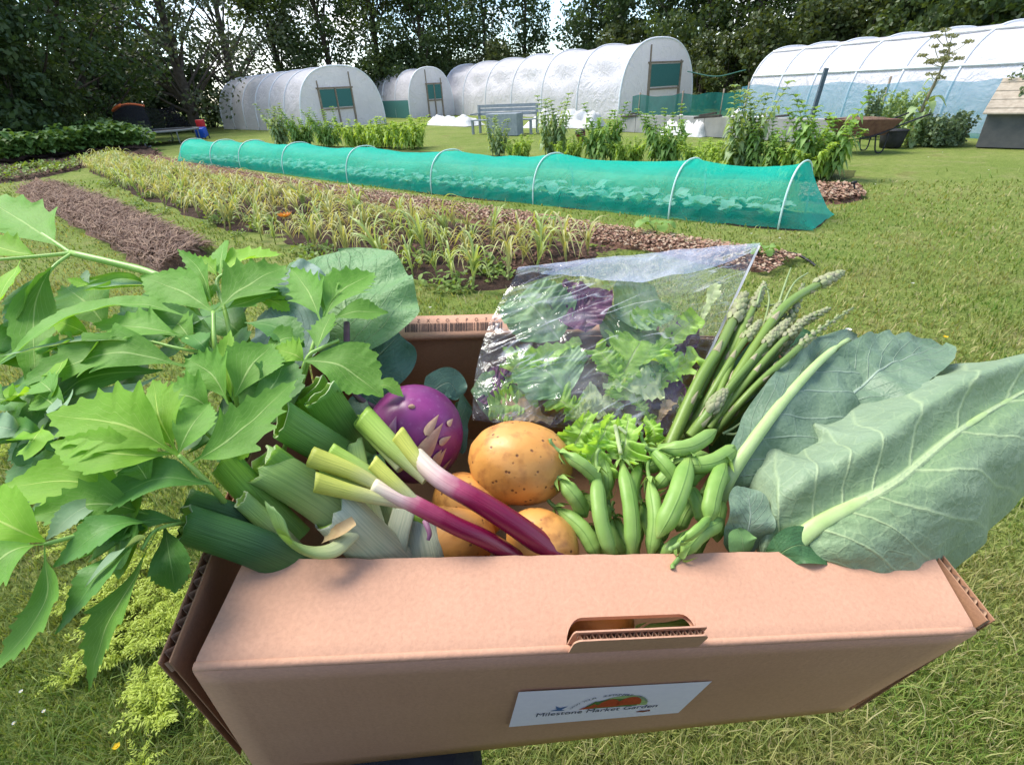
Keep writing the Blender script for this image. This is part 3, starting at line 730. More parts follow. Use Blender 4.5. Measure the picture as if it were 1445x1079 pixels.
def cut_tube(parent, name, pts, rpx, m, flat=.6, inner=True, rag=.3, nrm=None, seg=20, endpx=None):
    """a leaf tube, open at the last point where it was cut"""
    sp = smooth_path([R(*q) for q in pts], 22); d = dep(sp[11]); r = pxm(rpx, d); r1 = pxm(endpx or rpx, d)
    ref = cv(0, .3, .95)
    T, S, N = frames(sp); sd = T[0].cross(ref).normalized(); nn = sd.cross(T[0])
    mb = MB(); rows = []; ph = random.random()*9
    for side in (0, 1):
        for i in range(23):
            if side and i < 12: continue
            t = i/22; row = []; q = (r+(r1-r)*t) - side*.0014
            for k in range(seg):
                a = 2*PI*k/seg; p = sp[i]+sd*math.cos(a)*q+nn*math.sin(a)*q*flat
                if i == 22: p += T[i]*(rag*r*noise.noise(V((math.cos(a)*2, math.sin(a)*2, ph)))) + T[i]*(math.cos(a)*r*.35)
                row.append(mb.vert(p, (k/seg, t, ph/9)))
            rows.append((side, row))
    o = [x for s_, x in rows if s_ == 0]; n = [x for s_, x in rows if s_ == 1]
    mb.mi = 0
    for a, b in zip(o, o[1:]):
        for k in range(seg): mb.face(a[k], a[(k+1) % seg], b[(k+1) % seg], b[k])
    mb.mi = 1
    for a, b in zip(n, n[1:]):
        for k in range(seg): mb.face(a[(k+1) % seg], a[k], b[k], b[(k+1) % seg])
    mb.mi = 2
    for k in range(seg): mb.face(o[-1][k], o[-1][(k+1) % seg], n[-1][(k+1) % seg], n[-1][k])
    return mb.build(name, [m, LKI, CUT], parent)
def leek(label, at): return thing('leek', label, 'leek', tuple(R(*at)), 'leeks cut short in the box')
l = leek('leek with two flat dark green leaves cut square beside the purple kohlrabi', (470, 590, .01))
cut_tube(l, 'leaf', [(520, 660, -.02), (485, 605, .022), (452, 556, .052)], 26, LK, .32, rag=.2); cut_tube(l, 'leaf', [(505, 650, -.035), (468, 598, .008), (436, 548, .040)], 26, LKB, .3, rag=.2)
cut_tube(l, 'shaft', [(560, 760, -.06), (540, 700, -.045), (510, 645, -.03)], 25, LKP, .8)
l = leek('leek with one broad dark leaf cut off straight under the serrated herb leaf', (430, 610, .02))
cut_tube(l, 'leaf', [(520, 665, -.012), (455, 628, .028), (397, 592, .054)], 25, LK, .45, rag=.25); cut_tube(l, 'shaft', [(590, 730, -.05), (550, 690, -.03), (510, 660, -.02)], 20, LKP, .9)
l = leek('pale stripped leek with a papery white sheath lying towards the front of the box', (440, 710, .02))
cut_tube(l, 'shaft', [(575, 815, -.045), (520, 765, -.012), (462, 712, .014), (400, 672, .030), (368, 655, .034)], 32, LKP, .75, rag=.5, endpx=29)
cut_tube(l, 'leaf', [(440, 700, .012), (405, 665, .030), (378, 645, .040)], 21, LKB, .6, rag=.35); cut_tube(l, 'leaf', [(420, 760, -.01), (360, 700, .018), (313, 648, .034)], 22, LKB, .55, rag=.15)
cut_tube(l, 'leaf', [(425, 785, -.02), (385, 745, .012), (340, 704, .025)], 14, LKP, .6, rag=.4)
def sheet(parent, name, pts, wpx, m, nrm, prof=None, cup=.3, slant=0, rip=.03, N=26, M_=6, cr_=.0005, twist=0):
    sp = [R(*q) for q in pts]; d = dep(sp[len(sp)//2]); mb = MB()
    leaf(mb, sp, pxm(wpx, d), cv(*nrm), prof or (lambda t: max(.08, 1-abs(t-.5)*.5)), N, M_, cup, slant, rip, 1.5, cr_, 60, twist=twist); return mb.build(name, m, parent)
def lf_mat(name, c1, c2, **k): return LM(name, c1, c2, vein=tuple(x*1.25 for x in c2), nv=3, slant=9, vw=.02, mid=.0001, **k)
SHM = lf_mat('papery_sheath', (.52, .52, .30), (.66, .66, .46), transl=.4, rough=.55, spec=.25, bump=.3)
cut_tube(l, 'curled_leaf', [(500, 752, .012), (470, 776, .016), (436, 778, .020), (404, 760, .028), (389, 726, .038)], 10, LKP, .55, rag=.5, endpx=19)
cut_tube(l, 'sheath', [(590, 828, -.050), (528, 772, -.010), (492, 738, .010), (470, 716, .018)], 35, SHEATH, .76, rag=.6, endpx=34)
sheet(l, 'sheath', [(455, 760, .01), (478, 750, .02), (500, 735, .024)], 10, PM('dry_sheath', (.55, .42, .22), (.40, .26, .13), 80, .7, .2, .4, 200, .001), (0, .6, .7), cup=.4, cr_=.002)
l = leek('dark blue-green leek lying across the left corner of the box', (330, 740, .015))
cut_tube(l, 'leaf', [(440, 810, -.02), (360, 772, .012), (258, 738, .030)], 29, LKD, .62, rag=.4, endpx=27); cut_tube(l, 'leaf', [(400, 770, -.01), (330, 728, .014), (262, 706, .026)], 18, LKD, .6, rag=.3)
cut_tube(l, 'shaft', [(540, 880, -.09), (490, 850, -.05), (430, 805, -.022)], 27, LKP, .9)
SHG = lf_mat('thin_leek_leaf', (.30, .36, .20), (.44, .48, .30), transl=.4, rough=.5, spec=.3, bump=.3)
l = leek('leek with limp translucent pale green leaves between the sheath and the potatoes', (575, 745, .0))
cut_tube(l, 'leaf', [(560, 830, -.045), (558, 770, -.012), (572, 712, .0)], 17, SHEATH, .3, rag=.6); cut_tube(l, 'leaf', [(612, 850, -.06), (602, 790, -.024), (590, 730, -.010)], 32, SHEATH, .35, rag=.7, endpx=22)
cut_tube(l, 'leaf', [(530, 740, -.005), (512, 680, .012), (500, 624, .022)], 13, LKP, .3, rag=.4); cut_tube(l, 'leaf', [(565, 770, -.025), (545, 710, -.010), (522, 650, .0)], 20, LKP, .4, rag=.4)
cut_tube(l, 'shaft', [(600, 870, -.08), (580, 830, -.06), (565, 790, -.04)], 24, LKP, .9)

# ------------------------------------------------------------------ red spring onions
def onion_mat():
    t = NT('red_onion_shaft'); u, v, r = t.lf()
    c = t.ramp(t.math('ADD', v, t.math('MULTIPLY', t.math('SUBTRACT', t.noise(50, 3), .5), .2)), [(0., (.19, .005, .036)), (.56, (.20, .006, .042)), (.66, (.36, .06, .12)), (.78, (.66, .46, .42)), (1., (.70, .66, .46))])
    st = t.n('TexNoise', {'noise_dimensions': '2D'}, Scale=1., Detail=2., Vector=t.n('CombineXYZ', None, X=t.math('MULTIPLY', u, 60.), Y=t.math('MULTIPLY', v, 1.5)).outputs[0]).outputs[0]
    c = t.mix(t.ramp(st, [(.4, .35), (.6, 0.)]), c, t.mix(1., c, (.6, .5, .6), 'MULTIPLY'))
    return t.done(t.bsdf(c, .27, .5, t.bump(st, .2, .001)))
ONI = onion_mat()
SHOOT = leek_mat('onion_shoot', [(0., (.70, .52, .40)), (.25, (.70, .68, .34)), (.6, (.68, .70, .15)), (1., (.64, .66, .11))], .35, .25)
SHOOTG = leek_mat('onion_shoot_green', [(0., (.68, .70, .42)), (.4, (.48, .62, .16)), (1., (.38, .58, .08))], .35, .25)
def onion(label, at): return thing('red_spring_onion', label, 'spring onion', tuple(R(*at)), 'red spring onions in the box')
def shaft(parent, pts, rpx, m, name, r1=None, flat=.9):
    sp = smooth_path([R(*q) for q in pts], 30); d = dep(sp[15]); a, b = pxm(rpx, d), pxm(r1 or rpx, d)
    mb = MB(); tube(mb, sp, lambda t: a+(b-a)*t, 16, flat); return mb.build(name, m, parent)
o = onion('thicker red spring onion with a deep magenta shaft, upper of the two', (690, 720, .01))
shaft(o, [(860, 850, -.050), (765, 768, -.006), (690, 716, .018), (622, 676, .026), (586, 642, .029)], 21, ONI, 'shaft', 14)
cut_tube(o, 'shoot', [(612, 672, .026), (588, 648, .030), (562, 614, .036)], 9, SHOOT, .9, rag=.15, endpx=13); cut_tube(o, 'shoot', [(604, 674, .022), (556, 632, .030), (513, 588, .036)], 12, SHOOTG, .8, rag=.2, endpx=17)
shaft(o, [(568, 660, .020), (535, 625, .026), (503, 592, .026)], 10, SHOOTG, 'shoot')
o = onion('thinner red spring onion with a fan of yellow shoots, lower of the two', (620, 735, .015))
shaft(o, [(800, 840, -.050), (705, 772, -.004), (640, 740, .016), (575, 706, .026), (528, 684, .031)], 15.5, ONI, 'shaft', 13)
cut_tube(o, 'shoot', [(572, 705, .024), (505, 669, .036), (438, 644, .044)], 8, SHOOT, .85, rag=.12, endpx=15); cut_tube(o, 'shoot', [(572, 704, .024), (515, 664, .036), (466, 636, .042)], 7, SHOOTG, .85, rag=.12, endpx=12)
cut_tube(o, 'shoot', [(575, 712, .022), (503, 696, .032), (444, 680, .040)], 7, SHOOT, .85, rag=.12, endpx=14); shaft(o, [(530, 688, .026), (490, 678, .030), (452, 664, .034)], 7, SHOOTG, 'shoot')
cut_tube(o, 'shoot', [(600, 722, .022), (560, 684, .034), (525, 652, .040)], 7, SHOOT, .85, rag=.12, endpx=11)
mb = MB(); tube(mb, smooth_path([R(600, 735, .0), R(606, 752, .0), R(604, 762, -.002)], 8), lambda t: .0022*(1-t*.5), 8); mb.build('shoot', SCARV, o)

# ------------------------------------------------------------------ pea pods
def pod_mat():
    t = NT('pea_pod'); u, v, r = t.lf()
    c = t.mix(t.ramp(t.noise(60, 3), [(.3, 0.), (.7, 1.)]), (.185, .355, .06), (.28, .45, .105)); c = t.mix(t.ramp(v, [(0., .55), (.16, 0.), (.86, 0.), (1., .6)]), c, (.36, .44, .14)); c = t.mix(t.math('MULTIPLY', r, .5), c, (.32, .48, .14)); c = t.mix(t.ramp(t.noise(240, 3), [(.60, 0.), (.75, .4)]), c, (.30, .36, .13))
    seam = t.math('SUBTRACT', 1., t.math('DIVIDE', t.math('ABSOLUTE', t.math('SUBTRACT', u, .25)), .018), clamp=True)
    c = t.mix(t.math('MULTIPLY', seam, .45), c, (.08, .20, .04))
    h = t.math('SUBTRACT', t.math('MULTIPLY', t.noise(300, 2), .3), t.math('MULTIPLY', seam, 1.5))
    nm = t.bump(h, .3, .001); b = t.bsdf(c, .44, .35, nm)
    return t.done(t.mixs(.15, b, t.transl(t.mix(1., c, (1.4, 1.3, .6), 'MULTIPLY'), nm)))
POD = pod_mat(); CALYX = PM('calyx', (.20, .36, .08), (.28, .42, .14), 90, .5, .3, transl=.25)
SEPAL = LM('sepal', (.20, .36, .08), (.28, .42, .12), transl=.3)
def pod(label, a, b, h0, h1, bend=10, rpx=10.5, seam=0., stem=True, bulge=.006):
    A, C_ = R(*a, h0), R(*b, h1); dx, dy = b[0]-a[0], b[1]-a[1]; L = math.hypot(dx, dy)
    mpt = R((a[0]+b[0])/2-dy/L*bend, (a[1]+b[1])/2+dx/L*bend, (h0+h1)/2+bulge)
    sp = smooth_path([A, mpt, C_], 26); d = dep(mpt); r = pxm(rpx, d)
    T, S, N = frames(sp, cv(math.sin(seam), .2, math.cos(seam)))
    mb = MB(); rn = random.random()
    def rr_(t): return r*1.0*max(.05, min(1, (t/.24)**.75, ((1-t)/.20)**.72 if t < 1 else 0))*(1+.02*math.sin(t*34+rn*5)*(.15 < t < .85))
    tube(mb, sp, rr_, 16, .74, cv(math.sin(seam), .2, math.cos(seam)), rnd=rn)
    o = mb.build('pea_pod', POD); tag(o, label, 'pea pod', 'green pea pods heaped in the box')
    if stem:
        t = (sp[0]-sp[2]).normalized(); mb = MB()
        tube(mb, smooth_path([sp[0]+t*-.001, sp[0]+t*.006, sp[0]+t*.010+BZ*.003, sp[0]+t*.013+BZ*.004+BX*.002], 8), lambda q: .0016*(1-.2*q)+.0004*(q > .9), 8); st = mb.build('stem', CALYX, o)
        for k in range(5):
            an = 2*PI*k/5+rn; dr = S[0]*math.cos(an)+N[0]*math.sin(an)
            mb = MB(); leaf(mb, [sp[1]+dr*r*.35+t*.003, sp[2]+dr*r*.8+t*.002, sp[2]+dr*r*1.25-t*.004+dr*.002*rn], r*.42, dr, p_lance, 8, 2, .2, .1); mb.build('sepal', SEPAL, o)
    return o
PODS = [((785, 716), (846, 790), -.012, -.02, -9, 12, 'pod at the far left of the heap, curving over the front potato'),
        ((842, 660), (866, 792), .012, -.012, 7, 13.5, 'upright plump pod, first of the two long parallel pods beside the largest potato'),
        ((877, 648), (893, 788), .012, -.012, -5, 12.5, 'upright plump pod, second of the two long parallel pods'),
        ((905, 652), (893, 724), .0, -.006, 6, 10, 'short pod showing its seam just behind the two long parallel pods'),
        ((916, 674), (917, 788), .008, -.014, -8, 11, 'pod with a dark seam just right of the two long parallel pods'),
        ((974, 640), (927, 760), .022, .004, -5, 15, 'fattest pod on top of the heap with a dark seam along its middle'),
        ((930, 634), (1012, 606), .022, .020, 10, 11, 'bright pod lying level at the top of the heap below the asparagus'),
        ((952, 654), (1044, 628), .014, .014, 13, 12.5, 'arched pod just under the level bright pod, ending at the big pale leaf'),
        ((914, 630), (958, 684), .016, .010, -3, 10.5, 'slanting pod with a leafy calyx below the lettuce'),
        ((1024, 648), (999, 740), .018, .010, 4, 13, 'ridged upright pod furthest right in the heap'),
        ((970, 680), (993, 742), .002, -.004, -3, 10, 'short pod crossing behind the fattest pod'),
        ((960, 785), (1022, 732), .002, .004, -7, 13, 'dull pod lying low at the front right of the heap'),
        ((793, 638), (850, 684), .022, .006, -4, 10, 'pod with a long pale calyx pointing at the largest potato'),
        ((790, 676), (828, 730), .008, -.014, -3, 12, 'dark pod with a star calyx against the largest potato'),
        ((1002, 652), (966, 688), .010, .0, 3, 10.5, 'short pod with a tufted calyx between the fattest pod and the ridged pod'),
        ((962, 764), (1003, 728), .014, .014, 2, 7, 'pale thin pod crossing the foot of the ridged pod'),
        ((905, 708), (940, 790), -.016, -.026, 4, 11, 'pod buried beneath the fattest pod, showing only a dark flank'),
        ((862, 668), (838, 720), -.010, -.02, 4, 11, 'pod buried behind the upright pair, near the potato'),
        ((985, 700), (955, 750), -.012, -.02, 4, 12, 'pod buried in the dark gap left of the ridged pod'),
        ((850, 720), (880, 790), -.022, -.03, 4, 12, 'pod at the bottom of the heap between the parallel pods'),
        ((905, 660), (950, 640), -.006, -.004, 4, 11, 'pod lying across behind the slanting pod'),
        ((900, 892), (985, 880), -.034, -.036, 4, 12, 'pod seen through the hand hole of the box')]
PODS += [((858, 700), (846, 640), -.006, .004, 3, 10, 'pod lying behind the first upright pod, touching the lettuce'), ((925, 690), (965, 655), .002, .010, -4, 10, 'pod sandwiched under the fattest pod, pointing up right'),
         ((820, 700), (862, 735), -.014, -.014, -4, 11, 'pod in the shade between the star calyx pod and the upright pair'), ((1000, 690), (1030, 660), -.004, .004, 3, 10, 'pod behind the ridged pod at the leaf stalk'),
         ((935, 668), (1000, 640), -.002, .004, -5, 10, 'pod just below the arched pod'), ((930, 790), (985, 752), -.014, -.006, -4, 11, 'pod at the very front edge under the dull pod')]
PODS += [((868, 730), (905, 795), -.030, -.036, 4, 12, 'pod lowest at the front between the two long parallel pods'), ((945, 700), (925, 770), -.022, -.03, -4, 12, 'pod deep below the fattest pod, right of the seamed pod'), ((1005, 735), (975, 790), -.024, -.03, 4, 12, 'pod deep at the front right under the pale thin pod'),
         ((830, 745), (868, 800), -.026, -.034, -4, 12, 'pod deep at the front left beside the curving pod'), ((1020, 700), (1012, 765), -.012, -.018, 4, 11, 'pod deep at the right against the frilled collard leaf'), ((905, 735), (890, 800), -.026, -.034, 4, 12, 'pod deep at the front centre below the second parallel pod')]
for a, b, h0, h1, bend, r, lab_ in PODS:
    pod('green '+lab_, a, b, h0, h1, bend, r, random.uniform(-.9, .9))

# ------------------------------------------------------------------ asparagus
def asp_mat():
    t = NT('asparagus_stalk'); u, v, r = t.lf()
    c = t.ramp(t.math('ADD', v, t.math('MULTIPLY', t.math('SUBTRACT', t.noise(40, 3), .5), .25)), [(0., (.15, .23, .045)), (.5, (.105, .19, .04)), (.8, (.12, .17, .06)), (1., (.16, .18, .09))])
    c = t.mix(t.math('MULTIPLY', r, .5), c, (.24, .35, .06))
    return t.done(t.bsdf(c, .42, .4, t.bump(t.noise(400, 2), .15, .001)))
ASP = asp_mat(); TIPM = LM('asparagus_scale', (.26, .32, .13), (.36, .40, .19), vein=(.22, .15, .16), nv=2, slant=1, mid=.02, transl=.1, c3=(.30, .25, .20), rough=.6)
BRACT = LM('asparagus_bract', (.26, .27, .13), (.34, .30, .19), vein=(.30, .18, .18), mid=.1, nv=2, transl=.1, rough=.6)
def asparagus(label, pts, rpx, tipfrac=.22, tw=1.25):
    sp = smooth_path([R(*q) for q in pts], 60); r = pxm(rpx*.69, dep(sp[25]))
    T, S, N = frames(sp); o = None
    mb = MB(); tube(mb, sp, lambda t: r*(1-.25*t)*(1 if t < 1-tipfrac else max(.12, (1-t)/tipfrac)**.5), 12, rnd=random.random())
    o = mb.build('asparagus_spear', ASP); tag(o, label, 'asparagus', 'asparagus spears fanned out at the back of the box')
    n = int(60*(1-tipfrac)); ang = random.random()*6
    for i in range(6, n, 7):                        # bracts along the stalk
        ang += 2.4; dr = S[i]*math.cos(ang)+N[i]*math.sin(ang); q = sp[i]+dr*r*.93; mb = MB()
        leaf(mb, [q, q+T[i]*r*1.3+dr*r*.14, q+T[i]*r*2.7+dr*r*.10], r*.62, dr, lambda t: max(.02, (1-t)**.7), 6, 2, -.5, 0)
        mb.build('bract', BRACT, o)
    mb = MB(); k = 0; t = 1-tipfrac
    while t < .985:
        i = min(59, int(t*60)); f = (1-t)/tipfrac; rad = r*tw*(.45+.6*math.sin(min(1, f*1.25)*PI*.55)); sc = r*(.62+.62*f)
        ang += 2.39996; dr = S[i]*math.cos(ang)+N[i]*math.sin(ang); q = sp[i]+dr*rad*.75
        leaf(mb, [q, q+T[i]*sc*.9+dr*sc*.42, q+T[i]*sc*1.9+dr*sc*.12], sc*.62, dr, lambda x: max(.03, (math.sin(PI*(x*.75+.2))))*(1-x*.3), 6, 2, -.6, 0, 0, 3, .0002, 300)
        t += tipfrac/38*(.5+.5*f); k += 1
    mb.build('tip', TIPM, o)
    return o
ASPS = [([(940, 640, -.01), (985, 540, .02), (1020, 482, .036), (1052, 412, .050)], 12.5, .2, 'thick asparagus spear lying against the edge of the salad bag'),
        ([(990, 600, .0), (1012, 560, .018), (1044, 482, .036), (1062, 440, .042)], 7, .24, 'thin asparagus spear just right of the spear against the bag'),
        ([(985, 620, -.01), (1040, 530, .026), (1100, 440, .05), (1150, 404, .056), (1190, 384, .060)], 11, .24, 'asparagus spear with the furthest reaching pale tip, highest of the fan'),
        ([(970, 615, -.005), (1018, 562, .020), (1062, 515, .034), (1092, 478, .044), (1112, 452, .05)], 9.5, .26, 'asparagus spear with an open seedy tip in the middle of the fan'),
        ([(1010, 608, .0), (1050, 562, .026), (1085, 527, .04), (1120, 497, .05), (1150, 470, .054), (1204, 434, .056)], 7.5, .34, 'bright yellow-green asparagus spear lowest on the right of the fan'),
        ([(990, 620, -.01), (1060, 530, .026), (1110, 470, .044), (1172, 434, .052)], 8, .26, 'asparagus spear with a slim pale tip behind the yellow-green spear'),
        ([(975, 615, .01), (992, 592, .022), (1008, 570, .03), (1022, 553, .034)], 11.5, .55, 'shortest fat-tipped asparagus spear lying at the front of the fan'),
        ([(960, 630, -.02), (1010, 540, .014), (1050, 460, .040), (1080, 398, .052)], 9, .22, 'asparagus spear with an upright bud tip by the bag corner'),
        ([(1000, 625, -.02), (1045, 560, .012), (1100, 480, .036), (1135, 400, .05)], 9, .26, 'asparagus spear hidden in the middle of the fan, dark behind its neighbours'),
        ([(1000, 620, -.015), (1030, 580, .008), (1068, 545, .022), (1092, 520, .03)], 8, .3, 'short asparagus spear tucked under the yellow-green spear'),
        ([(975, 625, -.02), (1000, 560, .008), (1040, 470, .034), (1064, 420, .046)], 9, .24, 'asparagus spear deepest in the fan behind the thick spear')]
ASPS += [([(955, 625, -.02), (1000, 530, .016), (1030, 470, .034), (1058, 428, .044)], 8, .24, 'asparagus spear pressed behind the thick spear against the film'),
         ([(985, 610, -.01), (1035, 540, .020), (1075, 475, .040), (1102, 425, .052)], 8.5, .24, 'asparagus spear rising between the seedy tip and the highest spear'),
         ([(995, 615, -.012), (1050, 545, .020), (1095, 500, .034), (1135, 455, .046)], 7.5, .28, 'asparagus spear lying just above the yellow-green spear'),
         ([(978, 620, -.02), (1020, 550, .008), (1070, 490, .028), (1120, 420, .046)], 8, .24, 'asparagus spear showing only its tip below the highest spear'),
         ([(1008, 615, -.02), (1050, 575, .004), (1090, 545, .018), (1118, 518, .026)], 7, .3, 'slim asparagus spear at the lower edge of the fan by the pale leaf stalk'),
         ([(1000, 605, .004), (1030, 560, .020), (1056, 520, .030), (1076, 498, .036)], 7.5, .34, 'short asparagus spear with a knobbly tip in front of the dark middle of the fan')]
ASPS += [([(965, 622, -.015), (1008, 548, .018), (1042, 492, .036), (1074, 452, .046)], 8.5, .24, 'asparagus spear between the thin spear and the seedy tip'),
         ([(992, 618, -.005), (1046, 548, .026), (1098, 488, .046), (1142, 446, .054)], 8, .26, 'asparagus spear running parallel just above the slim pale tip'),
         ([(982, 612, .0), (1028, 548, .028), (1072, 496, .042), (1098, 462, .050)], 8, .26, 'olive asparagus spear in the centre of the fan touching the seedy tip'),
         ([(1004, 612, -.01), (1052, 556, .016), (1100, 512, .034), (1134, 482, .042)], 7.5, .28, 'asparagus spear squeezed right behind the yellow-green spear')]
for pts, r, tf, lab_ in ASPS: asparagus(lab_, pts, r, tf)
mb = MB()                                            # feathery wisps among the tips
FERN = PM('asparagus_fern', (.22, .30, .12), (.30, .36, .18), 90, .6, .2)
fern = thing('asparagus_wisp', 'thin wispy asparagus side shoots curling above the tips', 'asparagus', tuple(R(1090, 440, .04)))
for pts in [[(1075, 470, .036), (1085, 425, .048), (1080, 400, .052)], [(1080, 432, .045), (1100, 428, .046), (1112, 420, .048)], [(1095, 440, .046), (1108, 400, .056), (1116, 378, .06)], [(1100, 440, .046), (1120, 400, .056), (1140, 385, .058)],
            [(1020, 612, .01), (1035, 604, .014), (1046, 596, .016)], [(1025, 612, .01), (1038, 612, .012), (1048, 604, .012)], [(1090, 520, .03), (1105, 512, .034), (1125, 510, .034)], [(1068, 430, .05), (1076, 405, .056), (1086, 410, .054)]]:
    mb = MB(); tube(mb, smooth_path([R(*q) for q in pts], 12), lambda t: .0013*(1-.5*t), 6); mb.build('shoot', FERN, fern)

# ------------------------------------------------------------------ collard leaves on the right
CG1, CG2 = (.165, .27, .185), (.23, .335, .245)
COLL = LM('collard_leaf', (.19, .275, .165), (.275, .37, .235), vein=(.56, .68, .36), nv=8, slant=.75, vw=.05, vbump=.25, ribcol=(.20, .34, .11), mid=.070, transl=.16, rough=.5, spec=.35, bump=.9, nscale=22, ret=60, bd=.004, vmix=.85, c3=(.28, .36, .25))
COLB = LM('collard_leaf_darker', (.13, .21, .125), (.195, .285, .18), vein=(.40, .50, .40), nv=8, slant=1.2, vw=.045, vbump=.25, mid=.05, transl=.14, rough=.48, spec=.4, bump=.9, nscale=22, ret=42, bd=.004, vmix=.75, c3=(.21, .29, .20))  # darker collard green; the tilted blade's shade is put into the colour
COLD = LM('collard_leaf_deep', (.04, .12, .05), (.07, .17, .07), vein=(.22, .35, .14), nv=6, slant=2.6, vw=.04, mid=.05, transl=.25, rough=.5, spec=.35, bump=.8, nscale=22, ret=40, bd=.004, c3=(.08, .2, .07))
RIB = PM('pale_midrib', (.34, .48, .17), (.44, .56, .25), 40, .42, .35, .2, 200, .001)
def coll(label, at): return thing('collard_leaf', label, 'leaf', tuple(R(*at)), 'collard leaves hanging over the right of the box')
def p_coll(t): return max(.03, min(1, .30+.95*(t/.22)**.75 if t < .22 else 1)*(1 if t < .22 else 1)*(math.sqrt(max(0, 1-max(0, (t-.55)/.45)**2.6))))
c = coll('largest blue-green collard leaf with a thick pale midrib, drooping over the box corner', (1150, 744, .01))
MR = [(1085, 800, -.012), (1147, 745, .012), (1205, 712, .024), (1263, 680, .034), (1347, 612, .044), (1445, 553, .05), (1560, 500, .04)]
sp = [R(*q) for q in MR]
mb = MB(); Wc = pxm(118, .40)
path = smooth_path(sp, 90); Mv = 22; rows = []
for i, p in enumerate(path):
    t = i/90; T = (path[min(i+1, 90)]-path[max(i-1, 0)]).normalized(); S = T.cross(cv(.08, .62, .78)).normalized(); n = S.cross(T)
    row = []
    for j in range(-Mv, Mv+1):
        u = j/Mv; au = abs(u)
        lo = u > 0                                   # +S points to the lower right
        w_ = Wc*p_coll(t)*(1.02 if lo else 1.0)
        ridge = .016*math.exp(-((au-.42)/.22)**2) if not lo else .004*math.exp(-((au-.4)/.25)**2)
        droop = (-.055*au**2.2*(1-.25*t) if lo else -.030*max(0, au-.35)**1.3/.6)
        ruf = ((.0065 if lo else .004)*math.sin(t*23+(1 if lo else 3))+.003*math.sin(t*51+au*3))*au**2.2
        q = p + S*(u*w_) + T*(w_*.22*au) + n*(ridge*min(1, t*5)+droop+ruf+.0045*noise.noise(q_ := p*26+S*(u*w_*26)))
        blis = noise.noise(V((t*26-au*5, u*9, 2.))); q += n*(.0016*blis*(au > .05))
        row.append(mb.vert(q, (u, t, .35)))
    rows.append(row)
for a, b in zip(rows, rows[1:]):
    for j in range(2*Mv): mb.face(a[j], a[j+1], b[j+1], b[j])
mb.build('blade', COLL, c)
mb = MB(); tube(mb, [q+cv(0, .6, .8)*.0002 for q in path[:88]], lambda t: .0074*(1-.86*t**.7), 10, .42, cv(0, .6, .8)); mb.build('midrib', RIB, c)
c = coll('blue-grey collard leaf with a long pale stalk rising beside the asparagus', (1030, 670, .0))
mr2 = [(1000, 740, -.035), (1023, 682, .0), (1060, 625, .020), (1110, 560, .036), (1165, 502, .044), (1215, 470, .04)]
sp2 = smooth_path([R(*q) for q in mr2], 50)
mb = MB(); leaf(mb, sp2[9:], pxm(150, .42), cv(.35, .6, .7), lambda t: max(.05, min(1, .35+t*1.3)*math.sqrt(max(0, 1-max(0, (t-.5)/.5)**3))), 60, 16, -.10, .15, .05, 4, .007, 38, rnd=.2, lw=.22)
mb.build('blade', COLB, c)
mb = MB(); tube(mb, [q+cv(0, .4, .9)*.002 for q in sp2[:47]], lambda t: .0068*(1-.62*t), 10, .8, cv(0, .5, .8)); mb.build('midrib', RIB, c)
c = coll('dark blue collard leaf folded over behind the largest leaf', (1240, 520, .035))
sheet(c, 'blade', [(1165, 600, .01), (1215, 545, .034), (1262, 510, .044), (1330, 488, .036)], 52, COLB, (.15, .75, .6), p_round, .25, .1, .10, 40, 10, .006)
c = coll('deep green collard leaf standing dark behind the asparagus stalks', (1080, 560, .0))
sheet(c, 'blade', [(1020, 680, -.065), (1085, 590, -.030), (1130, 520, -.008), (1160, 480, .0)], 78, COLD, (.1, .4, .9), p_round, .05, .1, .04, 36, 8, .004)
c = coll('small frilled collard leaf tucked inside the front right of the box', (1065, 745, .0))
sheet(c, 'blade', [(1045, 790, -.02), (1056, 750, .004), (1058, 715, .014), (1048, 690, .014)], 34, COLB, (.1, .5, .8), p_round, .1, .1, .16, 36, 8, .006)
sheet(c, 'blade', [(1045, 800, -.025), (1050, 772, .0), (1042, 745, .006)], 24, LM('collard_young', (.12, .25, .07), (.17, .31, .10), vein=(.35, .5, .2), nv=5, slant=2, transl=.25, rough=.5, bump=.6), (.1, .5, .8), p_round, .1, .1, .12, 30, 8, .004)
c = coll('green collard underside curled along the front edge of the box', (1140, 760, .0))
sheet(c, 'blade', [(1080, 795, -.012), (1130, 768, .008), (1185, 788, -.010)], 26, COLD, (0, .5, .8), lambda t: max(.1, math.sin(PI*t)**.6), .1, .1, .05, 30, 8, .003)

